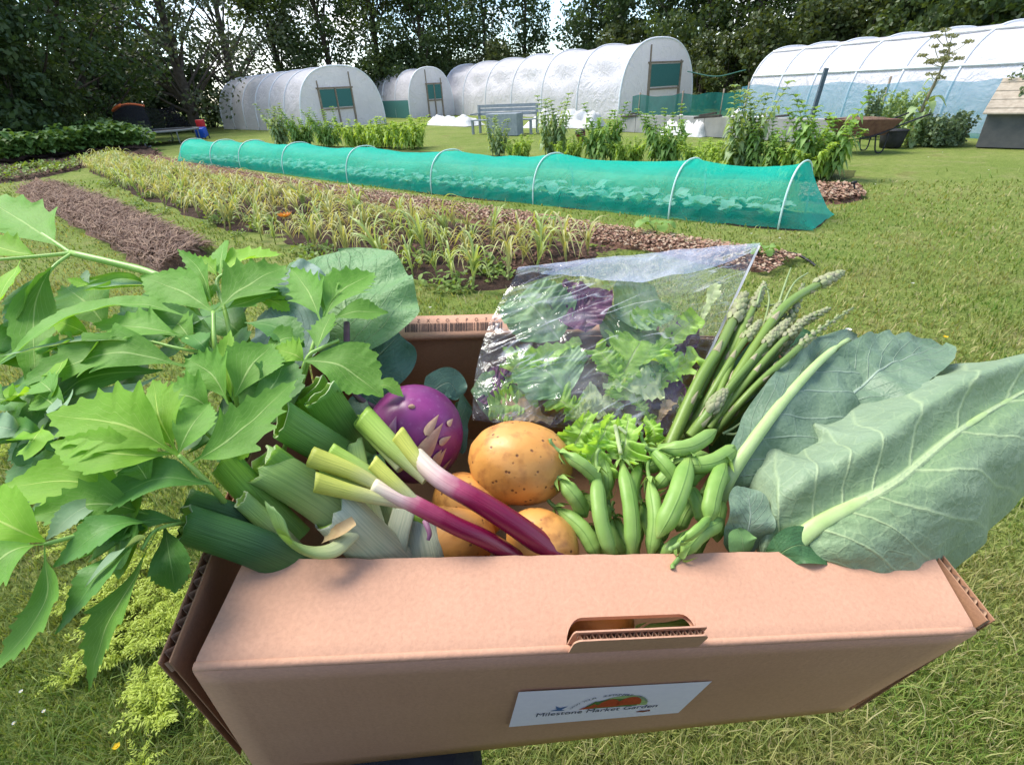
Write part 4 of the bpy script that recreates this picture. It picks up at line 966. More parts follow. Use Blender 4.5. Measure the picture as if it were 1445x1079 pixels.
# ------------------------------------------------------------------ salad bag
def film_mat():
    t = NT('clear_film')
    nz = t.math('ADD', t.noise(26, 3, .5, dist=1.2), t.math('MULTIPLY', t.noise(80, 3, .6, dist=.8), .4))
    u, v, r = t.lf()
    cvx = t.n('CombineXYZ', None, X=t.math('SUBTRACT', t.math('MULTIPLY', u, 2.2), t.math('MULTIPLY', v, .6)), Y=t.math('SUBTRACT', t.math('MULTIPLY', v, 4.6), t.math('MULTIPLY', u, 2.2)), Z=t.math('MULTIPLY', r, 3.)).outputs[0]
    n1 = t.noise(1.3, 2, .5, vec=cvx, dist=.5)
    rd = t.math('SUBTRACT', 1., t.math('MULTIPLY', t.math('ABSOLUTE', t.math('SUBTRACT', n1, .5)), 2.))
    crease = t.math('MULTIPLY', t.ramp(rd, [(.962, 0.), (.997, 1.)]), t.ramp(t.noise(16, 2), [(.44, 0.), (.58, 1.)]))  # white streaks painted along creases, standing in for highlights on the film
    nz = t.math('ADD', nz, t.math('MULTIPLY', rd, .5))
    nm = t.bump(nz, .55, .010)
    fr = t.n('LayerWeight', None, Blend=.22, Normal=nm).outputs[0]
    g = t.n('BsdfGlossy', None, Color=(1, 1, 1), Roughness=.06, Normal=nm).outputs[0]
    d = t.n('BsdfDiffuse', None, Color=(.82, .83, .85), Normal=nm).outputs[0]
    tr = t.n('BsdfTransparent', None, Color=(.985, .99, .99)).outputs[0]
    sheen = t.ramp(t.noise(11, 3, .6, dist=1.), [(.52, 0.), (.70, 1.)])  # soft white sheen painted into the film by noise
    a = t.mixs(t.math('ADD', t.math('MULTIPLY', crease, .38), t.math('MULTIPLY', sheen, .11), clamp=True), tr, d)
    return t.done(t.mixs(t.math('ADD', t.math('MULTIPLY', fr, .60), .03, clamp=True), a, g))
FILM = film_mat()
BAGC = {'TL': (733, 380, .066), 'TR': (1070, 346, .072), 'BR': (945, 614, -.004), 'BL': (666, 592, -.012)}
bTL, bTR, bBR, bBL = (R(*BAGC[k]) for k in ('TL', 'TR', 'BR', 'BL'))
bag_n = cv(0, .35, .94)
bag = thing('salad_bag', 'clear plastic bag of mixed salad leaves leaning against the back of the box', 'bag', tuple(bBL))
def bagp(s, t, side):
    p = bBL.lerp(bBR, s).lerp(bTL.lerp(bTR, s), t)
    left = (1-s); p = p + (bBL-bBR).normalized()*(.012*math.sin(PI*t)*left)
    e = (math.sin(PI*min(1, max(0, s)))**.7)*(math.sin(PI*min(1, t*.92+.04))**.8)*(1-.55*t)
    wr = .0035*noise.noise(V((s*5+t*3, t*9-s*4, side*4.)))*1.3+.0022*noise.noise(V((s*14+t*9, t*22-s*11, side*4.+2)))
    fold = .006*math.exp(-((t-.62-.20*s)/.03)**2)*(s > .02)+.005*math.exp(-((t-.38-.35*s)/.025)**2)+.005*math.exp(-((t-.28-.05*s)/.02)**2)
    k = min(1, 8*min(s, 1-s, t+.06, 1.05-t))
    return p + bag_n*((.030*e*(1 if side == 0 else -.8)) + (wr+fold*(side == 0))*max(0, k))
mb = MB(); NU, NV = 70, 60; g2 = []
for side in (0, 1):
    g = [[mb.vert(bagp(i/NU, j/NV, side), (i/NU, j/NV, side)) for i in range(NU+1)] for j in range(NV+1)]; g2.append(g)
    for j in range(NV):
        for i in range(NU): mb.face(g[j][i], g[j][i+1], g[j+1][i+1], g[j+1][i])
mb.build('film', FILM, bag)
mb = MB(); SEAL = PM('film_seam', (.78, .78, .80), (.6, .6, .62), 60, .25, .6, transl=.3)
for s_ in (1.0,):
    pts = [bagp(s_, t/30, 0) for t in range(31)]; o_ = (bBR-bBL).normalized()
    for a, b in zip(pts, pts[1:]): mb.quad(a, a+o_*.0026, b+o_*.0026, b)
mb.build('side_seam', SEAL, bag)
FLAPM = NT('film_cuff'); _nm = FLAPM.bump(FLAPM.noise(60, 3, dist=1), .5, .006)
FLAPM = FLAPM.done(FLAPM.mixs(.5, FLAPM.n('BsdfTransparent').outputs[0], FLAPM.mixs(.45, FLAPM.bsdf((.78, .78, .86), .25, .6, _nm), FLAPM.n('BsdfGlossy', None, Roughness=.18, Normal=_nm).outputs[0])))
mb = MB(); rows = []                                    # the folded-over opening along the top
for i in range(41):
    s_ = i/40; wd = .05+.22*max(0, min(1, (s_-.05)*2))*(1-max(0, (s_-.55)/.45)**1.3)
    rows.append([mb.vert(bagp(s_, 1.0-wd*k/6+.002, 0)+bag_n*(.0032+.004*math.sin(PI*k/6)+.002*noise.noise(V((s_*9, k*.5, 1)))), (s_, k/6, 0)) for k in range(7)])
for a, b in zip(rows, rows[1:]):
    for k in range(6): mb.face(a[k], b[k], b[k+1], a[k+1])
mb.build('folded_opening', FLAPM, bag)

SALG = LM('lettuce_green', (.24, .44, .06), (.36, .56, .13), vein=(.50, .60, .32), nv=5, slant=2, vw=.05, mid=.09, transl=.4, rough=.45, spec=.35, bump=.6)
SALP = LM('lettuce_purple', (.075, .022, .055), (.13, .05, .10), vein=(.30, .22, .22), nv=5, slant=2, mid=.05, transl=.2, rough=.4, spec=.4, bump=.6, tint=(1.4, .6, .9))
SALL = LM('lettuce_pale', (.42, .52, .24), (.52, .60, .36), vein=(.65, .68, .5), nv=5, slant=2, mid=.10, transl=.4, rough=.45, bump=.5)
SALR = LM('lettuce_rose', (.36, .20, .13), (.45, .32, .18), vein=(.6, .5, .4), nv=5, slant=2, mid=.1, transl=.3, rough=.45, bump=.5)
SALB = LM('lettuce_bluegreen', (.20, .34, .15), (.28, .43, .22), vein=(.42, .52, .4), nv=5, slant=2, mid=.06, transl=.3, rough=.45, bump=.5)
SM = dict(g=SALG, p=SALP, l=SALL, r=SALR, b=SALB)
SL = dict(g='frilly bright green lettuce leaf', p='dark purple salad leaf', l='pale ribbed lettuce leaf', r='rose-tinged lettuce leaf', b='blue-green salad leaf')
def p_fr(t): return max(.05, (.18+.95*t**1.3)*math.sqrt(max(0, 1-max(0, (t-.72)/.28)**2)))*(1-.34*abs(math.sin(t*12.5)))
def mk_fr():
    sd = random.random()*50
    return lambda t: max(.05, (.18+.95*t**1.2)*math.sqrt(max(0, 1-max(0, (t-.70)/.30)**2)))*(.80+.75*noise.noise(V((t*5.5, sd, 0))))*(1-.22*((t*9+2*noise.noise(V((t*3, sd, 5)))) % 1.))
def salad(kind, a, b, wpx, off, bend=8, nrm=(0, .4, .9), label=None, group='salad leaves inside the clear bag'):
    """a leaf between two picture points on the bag's mid plane, pushed off along its normal"""
    def q(x, y): return PL(x, y, bBL.lerp(bTR, .5)+bag_n*off, bag_n)
    wpx *= 1.35 if max(a[0], b[0]) < 945 else .85; off += .006; A, C_ = q(*a), q(*b); m = q((a[0]+b[0])/2, (a[1]+b[1])/2)+bag_n*.004*bend/8
    mb = MB(); leaf(mb, [A, m, C_], pxm(wpx, dep(m)), cv(*nrm), mk_fr() if kind in 'glr' else p_round, 64, 11, .2, .25, .20 if kind in 'gl' else .1, 8.5, .0035, 120)
    o = mb.build('salad_leaf', SM[kind]); tag(o, label, 'salad leaf', group); return o
for kind, a, b, wd, off, lb in [
    ('p', (800, 465), (835, 405), 32, .004, 'purple salad leaf standing tallest behind the film'), ('p', (845, 455), (800, 440), 22, .006, 'small black-purple salad leaf under the tall purple one'),
    ('b', (790, 480), (735, 415), 38, .002, 'blue-green salad leaf in the upper left corner of the bag'), ('g', (900, 520), (985, 445), 34, .008, 'frilly green lettuce leaf pointing to the right edge of the bag'),
    ('g', (860, 560), (905, 480), 46, .012, 'frilly bright green lettuce leaf in the centre of the bag'), ('g', (900, 560), (985, 500), 40, .010, 'broad frilly lettuce leaf lying to the right of the centre one'),
    ('l', (850, 545), (935, 545), 26, .014, 'pale ribbed lettuce leaf curled across the middle of the bag'), ('g', (820, 480), (735, 520), 24, .004, 'narrow green lettuce leaf running to the left edge of the bag'),
    ('g', (760, 570), (690, 575), 34, .010, 'frilly lettuce leaf bunched at the lower left corner of the bag'), ('r', (780, 595), (705, 572), 24, .012, 'rose-tinged lettuce rib along the bottom left of the bag'),
    ('b', (800, 560), (760, 510), 44, .006, 'grey-green salad leaf with fine teeth left of the centre'), ('p', (950, 510), (975, 450), 24, .002, 'purple salad leaf dim behind the right edge of the film'),
    ('l', (980, 470), (1012, 400), 15, .004, 'white lettuce rib upright near the top right of the bag'), ('g', (920, 600), (880, 540), 38, .012, 'frilly lettuce leaf near the bottom of the bag'),
    ('p', (955, 580), (915, 530), 32, .006, 'purple salad leaf in the lower right of the bag'), ('r', (925, 600), (945, 565), 15, .012, 'small pinkish lettuce leaf at the lower right corner of the bag'),
    ('g', (950, 600), (975, 550), 24, .008, 'green lettuce leaf squeezed into the right edge of the bag'), ('b', (870, 450), (930, 420), 34, .0, 'blue-green salad leaf lying flat under the top of the bag'),
    ('g', (880, 545), (840, 490), 30, .012, 'small frilly lettuce leaf left of the centre one'), ('g', (960, 545), (930, 490), 28, .012, 'small frilly lettuce leaf right of the centre one'), ('l', (880, 575), (820, 560), 22, .013, 'pale frilly lettuce leaf under the centre one'),
    ('l', (770, 430), (850, 410), 26, -.002, 'whitish lettuce leaf behind the tall purple one'), ('g', (700, 560), (745, 500), 34, .0, 'shaded lettuce leaf behind the left edge'),
    ('b', (930, 470), (870, 500), 46, -.004, 'blue-green salad leaf at the back of the bag'), ('g', (840, 600), (780, 560), 38, .008, 'frilly lettuce leaf at the bottom left centre of the bag'),
    ('l', (800, 590), (850, 575), 22, .013, 'pale lettuce heart leaf near the potato'), ('g', (960, 440), (890, 455), 30, .004, 'green lettuce strip below the fold of the bag'),
    ('p', (720, 560), (680, 540), 22, -.002, 'purple salad leaf dim in the far left corner'), ('b', (690, 590), (720, 540), 30, -.004, 'grey-green salad leaf behind the lower left corner')]:
    salad(kind, a, b, wd, off, 8, (random.uniform(-.3, .3), .4, .9), lb)
for kind, a, b, wd, h, lb in [('g', (862, 585), (832, 656), 46, .012, 'frilly lettuce leaf spilling out above the pods'), ('g', (885, 585), (876, 650), 42, .012, 'curled lettuce leaf spilling out beside the pods'),
                              ('g', (835, 580), (806, 636), 38, .006, 'frilly lettuce leaf resting on the largest potato'), ('p', (900, 600), (872, 655), 24, -.004, 'purple lettuce leaf in the shade under the spilling leaves'),
                              ('g', (910, 590), (925, 625), 22, .006, 'small lettuce frill under the bag corner')]:
    A, C_ = R(*a, h), R(*b, h-.004); m = A.lerp(C_, .5)+cv(0, .3, .9)*.008
    mb = MB(); leaf(mb, [A, m, C_], pxm(wd, dep(m)), cv(random.uniform(-.4, .4), .3, .9), mk_fr(), 80, 13, .2, .3, .40, 9, .006, 120)
    o = mb.build('salad_leaf', SM[kind]); tag(o, lb, 'salad leaf', 'salad leaves spilling under the bag')
for a, b in (((868, 600), (876, 640)), ((872, 602), (884, 612))):
    mb = MB(); tube(mb, smooth_path([R(*a, .02), R(*b, .018)], 8), .0016, 8); tag(mb.build('lettuce_rib', SALL), 'pale cut lettuce rib sticking out of the spilling leaves', 'lettuce rib', 'cut lettuce ribs')
# =================================================================== BACKGROUND: the garden
rb = random.Random(3)
# ---- lawn
t = NT('lawn_grass')
c = t.mix(t.ramp(t.noise(.55, 5, .6), [(.35, 0.), (.65, 1.)]), (.185, .25, .05), (.285, .325, .09))
c = t.mix(t.ramp(t.noise(2.3, 5, .65), [(.52, 0.), (.72, .7)]), c, (.38, .33, .16))
c = t.mix(t.ramp(t.noise(9, 4, .6), [(.4, 0.), (.75, .7)]), c, (.11, .19, .026))
c = t.mix(t.ramp(t.noise(60, 3, .6), [(.35, .6), (.6, 0.)]), c, (.045, .065, .015))
c = t.mix(t.ramp(t.noise(1.1, 2), [(.64, 0.), (.74, .5)]), c, (.15, .095, .05))
LAWN = t.done(t.bsdf(c, .9, .1, t.bump(t.noise(70, 4, .7), .8, .03)))
mb = MB(); xs = [-160, -80, -40, -25, -15]+[-10+.5*i for i in range(41)]+[15, 25, 40, 80, 160]; ys = [-30, -12, -6]+[-2+.5*i for i in range(45)]+[24, 30, 40, 60, 100, 180]
def gz(x, y): return .03*noise.noise(V((x*.5, y*.5, 0)))+.012*noise.noise(V((x*2.1, y*2.1, 3)))
g = [[mb.vert((x, y, gz(x, y)-.01)) for x in xs] for y in ys]
for j in range(len(ys)-1):
    for i in range(len(xs)-1): mb.face(g[j][i], g[j][i+1], g[j+1][i+1], g[j+1][i])
tag(mb.build('lawn', LAWN), kind='structure')

# ---- beds, given by their corners on the ground
def inpoly(x, y, poly):
    r = np.zeros(x.shape, bool); n = len(poly)
    for i in range(n):
        x0, y0 = poly[i]; x1, y1 = poly[(i+1) % n]
        cnd = ((y0 > y) != (y1 > y)) & (x < (x1-x0)*(y-y0)/((y1-y0) or 1e-9)+x0); r ^= cnd
    return r
POLYS = []
def bed(name, front, back, h, mat, n=60, m=10, rough=.06, freq=3., pad=True, shape=.5):
    """strip between two ground polylines, mounded by h"""
    A = smooth_path([G(*q) for q in front], n); Bk = smooth_path([G(*q) for q in back], n); mb = MB(); rows = []
    for i in range(n+1):
        row = []
        for j in range(m+1):
            s = j/m; p = A[i].lerp(Bk[i], s); e = (max(0, math.sin(PI*s))**shape)*(min(1, i/2., (n-i)/2.))
            z = h*e + e*rough*(noise.fractal(p*freq, 1, 2, 4)) - .03*(1-e)
            wob = .10*noise.noise(p*1.7)
            row.append(mb.vert((p.x+wob*(1-e), p.y+wob*(1-e), z+.004), (i/n, s, 0)))
        rows.append(row)
    for a, b in zip(rows, rows[1:]):
        for j in range(m): mb.face(a[j], b[j], b[j+1], a[j+1])
    if pad: POLYS.append([(p.x, p.y) for p in A]+[(p.x, p.y) for p in Bk[::-1]])
    return tag(mb.build(name, mat), kind='structure'), A, Bk
def soil(name, c1, c2, sc=14):
    t = NT(name)
    c = t.mix(t.ramp(t.noise(sc, 5, .65), [(.35, 0.), (.65, 1.)]), c1, c2)
    c = t.mix(t.ramp(t.noise(70, 3), [(.58, 0.), (.7, .7)]), c, tuple(x*2.0 for x in c2))
    return t.done(t.bsdf(c, .9, .15, t.bump(t.noise(45, 5, .7), 1., .03)))
SOIL = soil('dark_soil', (.030, .018, .012), (.075, .045, .032)); MULCH = soil('straw_mulch', (.12, .068, .045), (.24, .155, .105)); CHIPS = soil('wood_chip_ground', (.11, .055, .035), (.20, .115, .075))
bA = bed('mulched_bed', [(22, 270), (62, 298), (130, 336), (228, 392)], [(76, 259), (150, 285), (220, 318), (300, 358)], .13, MULCH, 80, 14, .10, 5.)
bG = bed('garlic_bed', [(120, 240), (213, 286), (415, 356), (690, 418)], [(170, 222), (350, 259), (620, 306), (900, 352)], .03, SOIL, 80, 12, .05, 4.)
bC = bed('wood_chip_bed', [(170, 221), (350, 258), (620, 305), (1085, 392)], [(190, 213), (370, 246), (640, 288), (1140, 366)], .05, CHIPS, 100, 8, .05, 5.)
bN = bed('netted_bed', [(258, 231), (402, 245), (610, 273), (940, 308), (1150, 330)], [(286, 226), (450, 240), (680, 262), (1000, 287), (1180, 300)], .04, SOIL, 60, 6, .05, 4.)
bP = bed('potato_bed', [(-60, 268), (60, 250), (150, 233), (236, 222)], [(-60, 225), (60, 213), (120, 208), (205, 203)], .10, SOIL, 60, 10, .10, 3.)
bS = bed('chip_path_end', [(1130, 283), (1180, 287), (1222, 281)], [(1130, 264), (1180, 262), (1210, 266)], .05, CHIPS, 20, 6, .04, 6.)
bT = bed('sunchoke_bed', [(360, 213), (640, 232), (1000, 252), (1200, 258)], [(370, 200), (640, 214), (1000, 232), (1210, 238)], .02, soil('weedy_soil', (.05, .055, .016), (.10, .11, .03)), 40, 6, .04, 4., pad=False)
def flakes(name, A, Bk, n, size, mats, s0=0, s1=1, hz=.05, asp=3., long=False, seed=1, wt=1.0):
    r = random.Random(seed); mb = MB(); L = len(A)-1
    for k in range(n):
        u = r.random()**wt*L; i = min(int(u), L-1); a = A[i].lerp(A[i+1], u-i); b = Bk[i].lerp(Bk[i+1], u-i); s = s0+(s1-s0)*r.random()
        p = a.lerp(b, s); p = V((p.x, p.y, hz*max(0, math.sin(PI*s))**.5 + r.uniform(.0, .035)+.01))
        an = r.random()*PI; d = V((math.cos(an), math.sin(an), r.uniform(-.5, .5))).normalized(); e = V((-math.sin(an), math.cos(an), r.uniform(-.5, .5))).normalized()
        sz = size*r.uniform(.5, 1.4); mb.mi = r.randrange(len(mats))
        if long:
            q = p+d*sz*asp*.5+V((0, 0, sz*r.uniform(0, .8))); f = p+d*sz*asp
            mb.quad(p, p+e*sz*.3, q+e*sz*.3, q); mb.quad(q, q+e*sz*.3, f+e*sz*.2, f)
        else: mb.quad(p, p+e*sz, p+e*sz+d*sz*asp*.6, p+d*sz*asp*.6)
    return tag(mb.build(name, mats, smooth=False), kind='stuff')
STR = [PM('straw_%s' % n, c, tuple(x*.7 for x in c), 60, .8, .2) for n, c in (('tan', (.31, .205, .14)), ('grey', (.225, .15, .11)), ('brown', (.13, .072, .05)))]
WCH = [PM('chip_%s' % n, c, tuple(x*.7 for x in c), 60, .8, .2) for n, c in (('pink', (.42, .24, .17)), ('tan', (.34, .21, .13)), ('brown', (.15, .075, .05)), ('cream', (.48, .36, .25)))]
flakes('straw', bA[1], bA[2], 9000, .035, STR, .02, .98, .14, 4., True, 2, .7)
flakes('wood_chips', bC[1], bC[2], 14000, .020, WCH, .05, .95, .05, 1.8, False, 3, .55); flakes('path_chips', bS[1], bS[2], 2200, .03, WCH, .05, .95, .05, 1.8, False, 4)
flakes('soil_clods', bG[1], bG[2], 2500, .03, WCH[2:3]+STR[2:3], .3, .95, .04, 1.6, False, 5, .6); flakes('bed_litter', bP[1], bP[2], 1500, .06, [STR[2], WCH[2]], .02, .3, .05, 1.5, False, 6)

# ---- grass blades
def blades(name, n, mats, pxr, pyr, hmin, hmax, wpx, seed, rmax=17, lean=.8):
    rng = np.random.default_rng(seed)
    px = rng.uniform(*pxr, n); py = rng.uniform(*pyr, n)
    f = np.array(FWD); r_ = np.array(RGT); u = np.array(UPV)
    d = f[None]+((px-CX)/FPX)[:, None]*r_+((CY-py)/FPX)[:, None]*u
    k = -1.5/np.minimum(d[:, 2], -.02); x = d[:, 0]*k; y = d[:, 1]*k; ok = (k < rmax)
    for p in POLYS: ok &= ~inpoly(x, y, p)
    x, y, k = x[ok], y[ok], k[ok]; n = len(x)
    patch = np.array([noise.noise(V((a*.9, b*.9, 0))) for a, b in zip(x, y)])
    h = rng.uniform(hmin, hmax, n)*(1+.35*patch); w = np.maximum(.0016, wpx*k/FPX)*rng.uniform(.7, 1.3, n); h = np.maximum(h, .9*w*2)
    an = rng.uniform(0, 2*PI, n); ln = rng.uniform(.2, lean, n)*h*1.2; ba = an+rng.normal(0, .8, n)+PI/2
    sx, sy = np.cos(an)*w/2, np.sin(an)*w/2; dx, dy = np.cos(ba)*ln, np.sin(ba)*ln; z = np.array([gz(a, b) for a, b in zip(x, y)])-.012
    v = np.empty((n, 5, 3)); v[:, 0] = np.stack([x-sx, y-sy, z], 1); v[:, 1] = np.stack([x+sx, y+sy, z], 1)
    v[:, 2] = np.stack([x+sx*.8+dx*.35, y+sy*.8+dy*.35, z+h*.62], 1); v[:, 3] = np.stack([x-sx*.8+dx*.35, y-sy*.8+dy*.35, z+h*.62], 1); v[:, 4] = np.stack([x+dx, y+dy, z+h*.95], 1)
    b = np.arange(n)*5; f4 = np.stack([b, b+1, b+2, b+3], 1); f3 = np.stack([b+3, b+2, b+4], 1)
    lf = np.zeros((n, 5, 3)); lf[:, :, 2] = np.clip(rng.random(n)+.0*patch, 0, 1)[:, None]; lf[:, 2:4, 1] = .6; lf[:, 4, 1] = 1
    o = bpy.data.objects.new(name, npmesh(name, v.reshape(-1, 3), f4, f3, lf.reshape(-1, 3), mats)); link(o); return tag(o, kind='stuff')
t = NT('grass_blade'); u_, v_, r_ = t.lf()
c = t.ramp(r_, [(0., (.085, .165, .022)), (.32, (.16, .24, .042)), (.58, (.25, .295, .07)), (.82, (.35, .35, .13)), (1., (.46, .40, .22))])
c = t.mix(t.ramp(t.noise(1.4, 4), [(.42, 0.), (.66, .65)]), c, (.34, .30, .12)); c = t.mix(t.ramp(t.noise(.5, 3), [(.48, 0.), (.62, .5)]), c, (.10, .21, .025))
b_ = t.bsdf(c, .6, .25); BLADE = t.done(t.mixs(.3, b_, t.transl(t.mix(1., c, (1.4, 1.3, .6), 'MULTIPLY'))))
blades('grass', 230000, BLADE, (-260, 1700), (255, 1350), .018, .048, 1.7, 1)
blades('tall_grass', 9000, BLADE, (-200, 1650), (240, 1300), .05, .10, 1.5, 2, 16, 1.2)

# ---- generic plants
FOLM = {}
def fol(name, c1, c2, tr=.25, **k):
    if name not in FOLM: FOLM[name] = LM(name, c1, c2, vein=tuple(min(1, x*1.5) for x in c2), nv=5, slant=2, transl=tr, rough=.5, bump=.3, **k)
    return FOLM[name]
BARK = PM('bark', (.055, .045, .036), (.10, .085, .07), 6, .9, .1, .8, 20, .03)

# ---- trees
def foliage_quads(mb, c, rad, n, size, r, flat=.7):
    for _ in range(n):
        while True:
            d = V((r.uniform(-1, 1), r.uniform(-1, 1), r.uniform(-1, 1)))
            if d.length < 1: break
        p = c+V((d.x*rad, d.y*rad, d.z*rad*flat)); s = size*r.uniform(.6, 1.3)
        a = V((r.gauss(0, 1), r.gauss(0, 1), r.gauss(0, .8))).normalized(); b = a.cross(V((r.gauss(0, 1), r.gauss(0, 1), r.gauss(0, 1)))).normalized()
        q = r.random()
        i = [mb.vert(p-a*s*.5, (0, 0, q)), mb.vert(p+b*s*.32, (1, .5, q)), mb.vert(p+a*s*.5, (0, 1, q)), mb.vert(p-b*s*.32, (-1, .5, q))]; mb.face(*i)
TREEM = fol('tree_leaf_dark', (.024, .050, .018), (.050, .085, .028), .35); TREEM2 = fol('tree_leaf_mid', (.040, .068, .022), (.075, .112, .036), .35); TREEM3 = fol('tree_leaf_grey', (.045, .066, .036), (.082, .108, .058), .3)
def tree_proto(name, hgt, spread, seed, m, clumps=46, per=75, size=.34, trunk=.22, low=.12, gaps=.0, lean=0):
    r = random.Random(seed); root = bpy.data.objects.new(name, None); link(root)
    tb = MB(); top = V((lean*hgt, 0, hgt*.92))
    tp = [V((0, 0, -.2)), V((lean*hgt*.2+r.uniform(-.2, .2), 0, hgt*.3)), V((lean*hgt*.6+r.uniform(-.3, .3), r.uniform(-.2, .2), hgt*.6)), top]
    tsp = smooth_path(tp, 20); tube(tb, tsp, lambda t: trunk*(1.1-.95*t), 9)
    cm = MB()
    for k in range(clumps):
        z = low+(1-low)*r.random()**.9; prof = math.sin(PI*min(1, .18+z*.80))**.7; a = r.random()*2*PI; q = spread*prof*r.random()**.45
        base = tsp[min(20, int(max(.12, z-.22)*20))]
        c = V((lean*hgt*z+math.cos(a)*q, math.sin(a)*q, z*hgt)); 
        md = base.lerp(c, .5)+V((r.uniform(-.3, .3), r.uniform(-.3, .3), r.uniform(-.1, .5)))
        if k % 2 == 0: tube(tb, smooth_path([base, md, c], 7), lambda t, w=trunk*.34*(1.1-z*.7): w*(1-.85*t)+.008, 5)
        if r.random() < gaps: continue
        foliage_quads(cm, c, r.uniform(.55, 1.15)*hgt*.11, per, size, r)
    tb.build('trunk', BARK, root); cm.build('crown', m, root, smooth=False); return root
protos = [tree_proto('broadleaf_tree', 11, 3.6, 1, TREEM, 90, 120, .26, .26, .02, .12), tree_proto('broadleaf_tree', 12, 3.2, 2, TREEM2, 90, 140, .26, .24, .03, .05), tree_proto('open_oak_tree', 12, 4.2, 3, TREEM3, 95, 80, .24, .30, .10, .15, .02),
          tree_proto('broadleaf_tree', 10, 3.4, 4, TREEM, 90, 115, .25, .22, .0, .12), tree_proto('slender_pine_tree', 14, 1.9, 5, TREEM, 74, 110, .27, .15, .10, .1)]
TR = [  # px, distance, proto, scale, label
 (-40, 32, 0, .95, 'dark dense tree at the far left edge above the potato bed'), (40, 33, 3, 1.0, 'dark low-branched tree behind the potato bed'), (118, 37, 0, 1.0, 'dark tree standing behind the wooden poles left of the trampoline'),
 (205, 45, 3, 1.0, 'dark tree directly behind the trampoline'), (262, 41, 2, 1.1, 'open grey tree with bare branches against the sky right of the trampoline'), (335, 47, 2, 1.05, 'open branching tree behind the far end of the left polytunnel'),
 (170, 50, 1, 1.1, 'tall tree glimpsed through gaps above the trampoline'), (405, 49, 1, 1.0, 'grey-green tree rising over the middle of the left polytunnel'), (470, 50, 0, 1.0, 'dark tree behind the arched front of the left polytunnel'),
 (545, 48, 1, 1.0, 'dark tree behind the gap between the left and the small polytunnel'), (600, 46, 3, 1.0, 'low dark tree rising behind the small polytunnel'), (640, 50, 4, 1.0, 'slender pine over the right shoulder of the small polytunnel'),
 (690, 47, 4, 1.05, 'slender pine over the far end of the large polytunnel'), (742, 49, 4, 1.0, 'slender pine left of the bright sky gap'), (832, 47, 4, 1.0, 'slender pine right of the bright sky gap'), (870, 44, 0, 1.0, 'dark tree over the roof of the large polytunnel'),
 (930, 42, 3, 1.1, 'dark tree behind the arched front of the large polytunnel'), (990, 40, 0, 1.0, 'dark tree in the gap between the large and the right polytunnel'), (1050, 38, 1, 1.0, 'dark tree behind the far end of the right polytunnel'),
 (1120, 37, 0, .95, 'dark tree over the far half of the right polytunnel'), (1190, 36, 3, 1.0, 'dark tree over the middle of the right polytunnel'), (1260, 35, 1, .95, 'dark tree above the tall seeding plant'), (1330, 33, 0, .95, 'dark tree over the near half of the right polytunnel'),
 (1400, 31, 3, .95, 'dark tree over the near end of the right polytunnel'), (1470, 29, 0, .9, 'dark tree in the upper right corner')]
used = set()
for k, (px, d, pi_, sc, lab_) in enumerate(TR):
    o = protos[pi_] if pi_ not in used else copy_tree(protos[pi_]); used.add(pi_)
    dr = HD(px); o.location = V((dr.x*d, dr.y*d, 0)); o.rotation_euler = (0, 0, rb.uniform(0, 6.28)); o.scale = (sc, sc, sc*rb.uniform(.92, 1.1)); tag(o, lab_, 'tree', 'trees behind the garden')
# understorey bushes along the tree line
def bush_proto(name, seed, m, w=2.0, h=3.4, per=90, size=.20, clumps=46):
    r = random.Random(seed); root = bpy.data.objects.new(name, None); link(root); cm = MB(); tb = MB()
    for k in range(clumps):
        a = r.random()*2*PI; z = r.random(); q = w*math.sqrt(r.random())*(1-.55*z*z); c = V((math.cos(a)*q, math.sin(a)*q*.7, .25+z*h*.9)); foliage_quads(cm, c, r.uniform(.35, .6), per, size, r, .8)
        if k % 3 == 0: tube(tb, smooth_path([V((c.x*.2, c.y*.2, -.1)), V((c.x*.5, c.y*.5, c.z*.6)), c], 6), lambda t: .03*(1.1-t), 5)
    tb.build('stem', BARK, root); cm.build('foliage', m, root, smooth=False); return root
bpro = [bush_proto('hedge_bush', 31, TREEM), bush_proto('hedge_bush', 32, TREEM2), bush_proto('hedge_bush', 33, fol('hedge_olive', (.040, .058, .018), (.070, .095, .030), .3))]
ub = set(); BU = [(-70, 29, 0), (0, 30, 0), (60, 32, 1), (115, 38, 0), (172, 44, 0), (228, 45, 0), (285, 48, 1), (340, 49, 0), (565, 47, 0), (610, 46, 1), (655, 45, 2), (700, 44, 2), (748, 43, 2), (790, 44, 2), (830, 43, 0), (880, 40, 2), (945, 37, 1),
      (985, 34, 2), (1025, 32, 2), (1062, 31, 2), (1105, 32, 1), (1150, 32, 2), (1200, 31, 2), (1260, 30, 1), (1330, 28, 1), (1400, 27, 0), (1455, 25, 0)]
BL_ = ['at the far left edge', 'behind the left end of the potato bed', 'behind the middle of the potato bed', 'behind the wooden poles', 'behind the trampoline net', 'behind the right half of the trampoline', 'behind the red and blue chair', 'behind the far end of the left polytunnel', 'left of the small polytunnel', 'behind the small polytunnel', 'right of the small polytunnel roof',
       'behind the far end of the large polytunnel', 'below the left pines', 'below the bright sky gap', 'right of the bright sky gap', 'over the middle of the large polytunnel', 'behind the arched front of the large polytunnel', 'just right of the large polytunnel', 'in the middle of the gap beside the large polytunnel', 'touching the far end of the right polytunnel', 'over the far end of the right polytunnel', 'over the second bay of the right polytunnel', 'over the third bay of the right polytunnel', 'above the tall seeding plant', 'over the fifth bay of the right polytunnel', 'over the near end of the right polytunnel', 'in the right corner behind the shed']
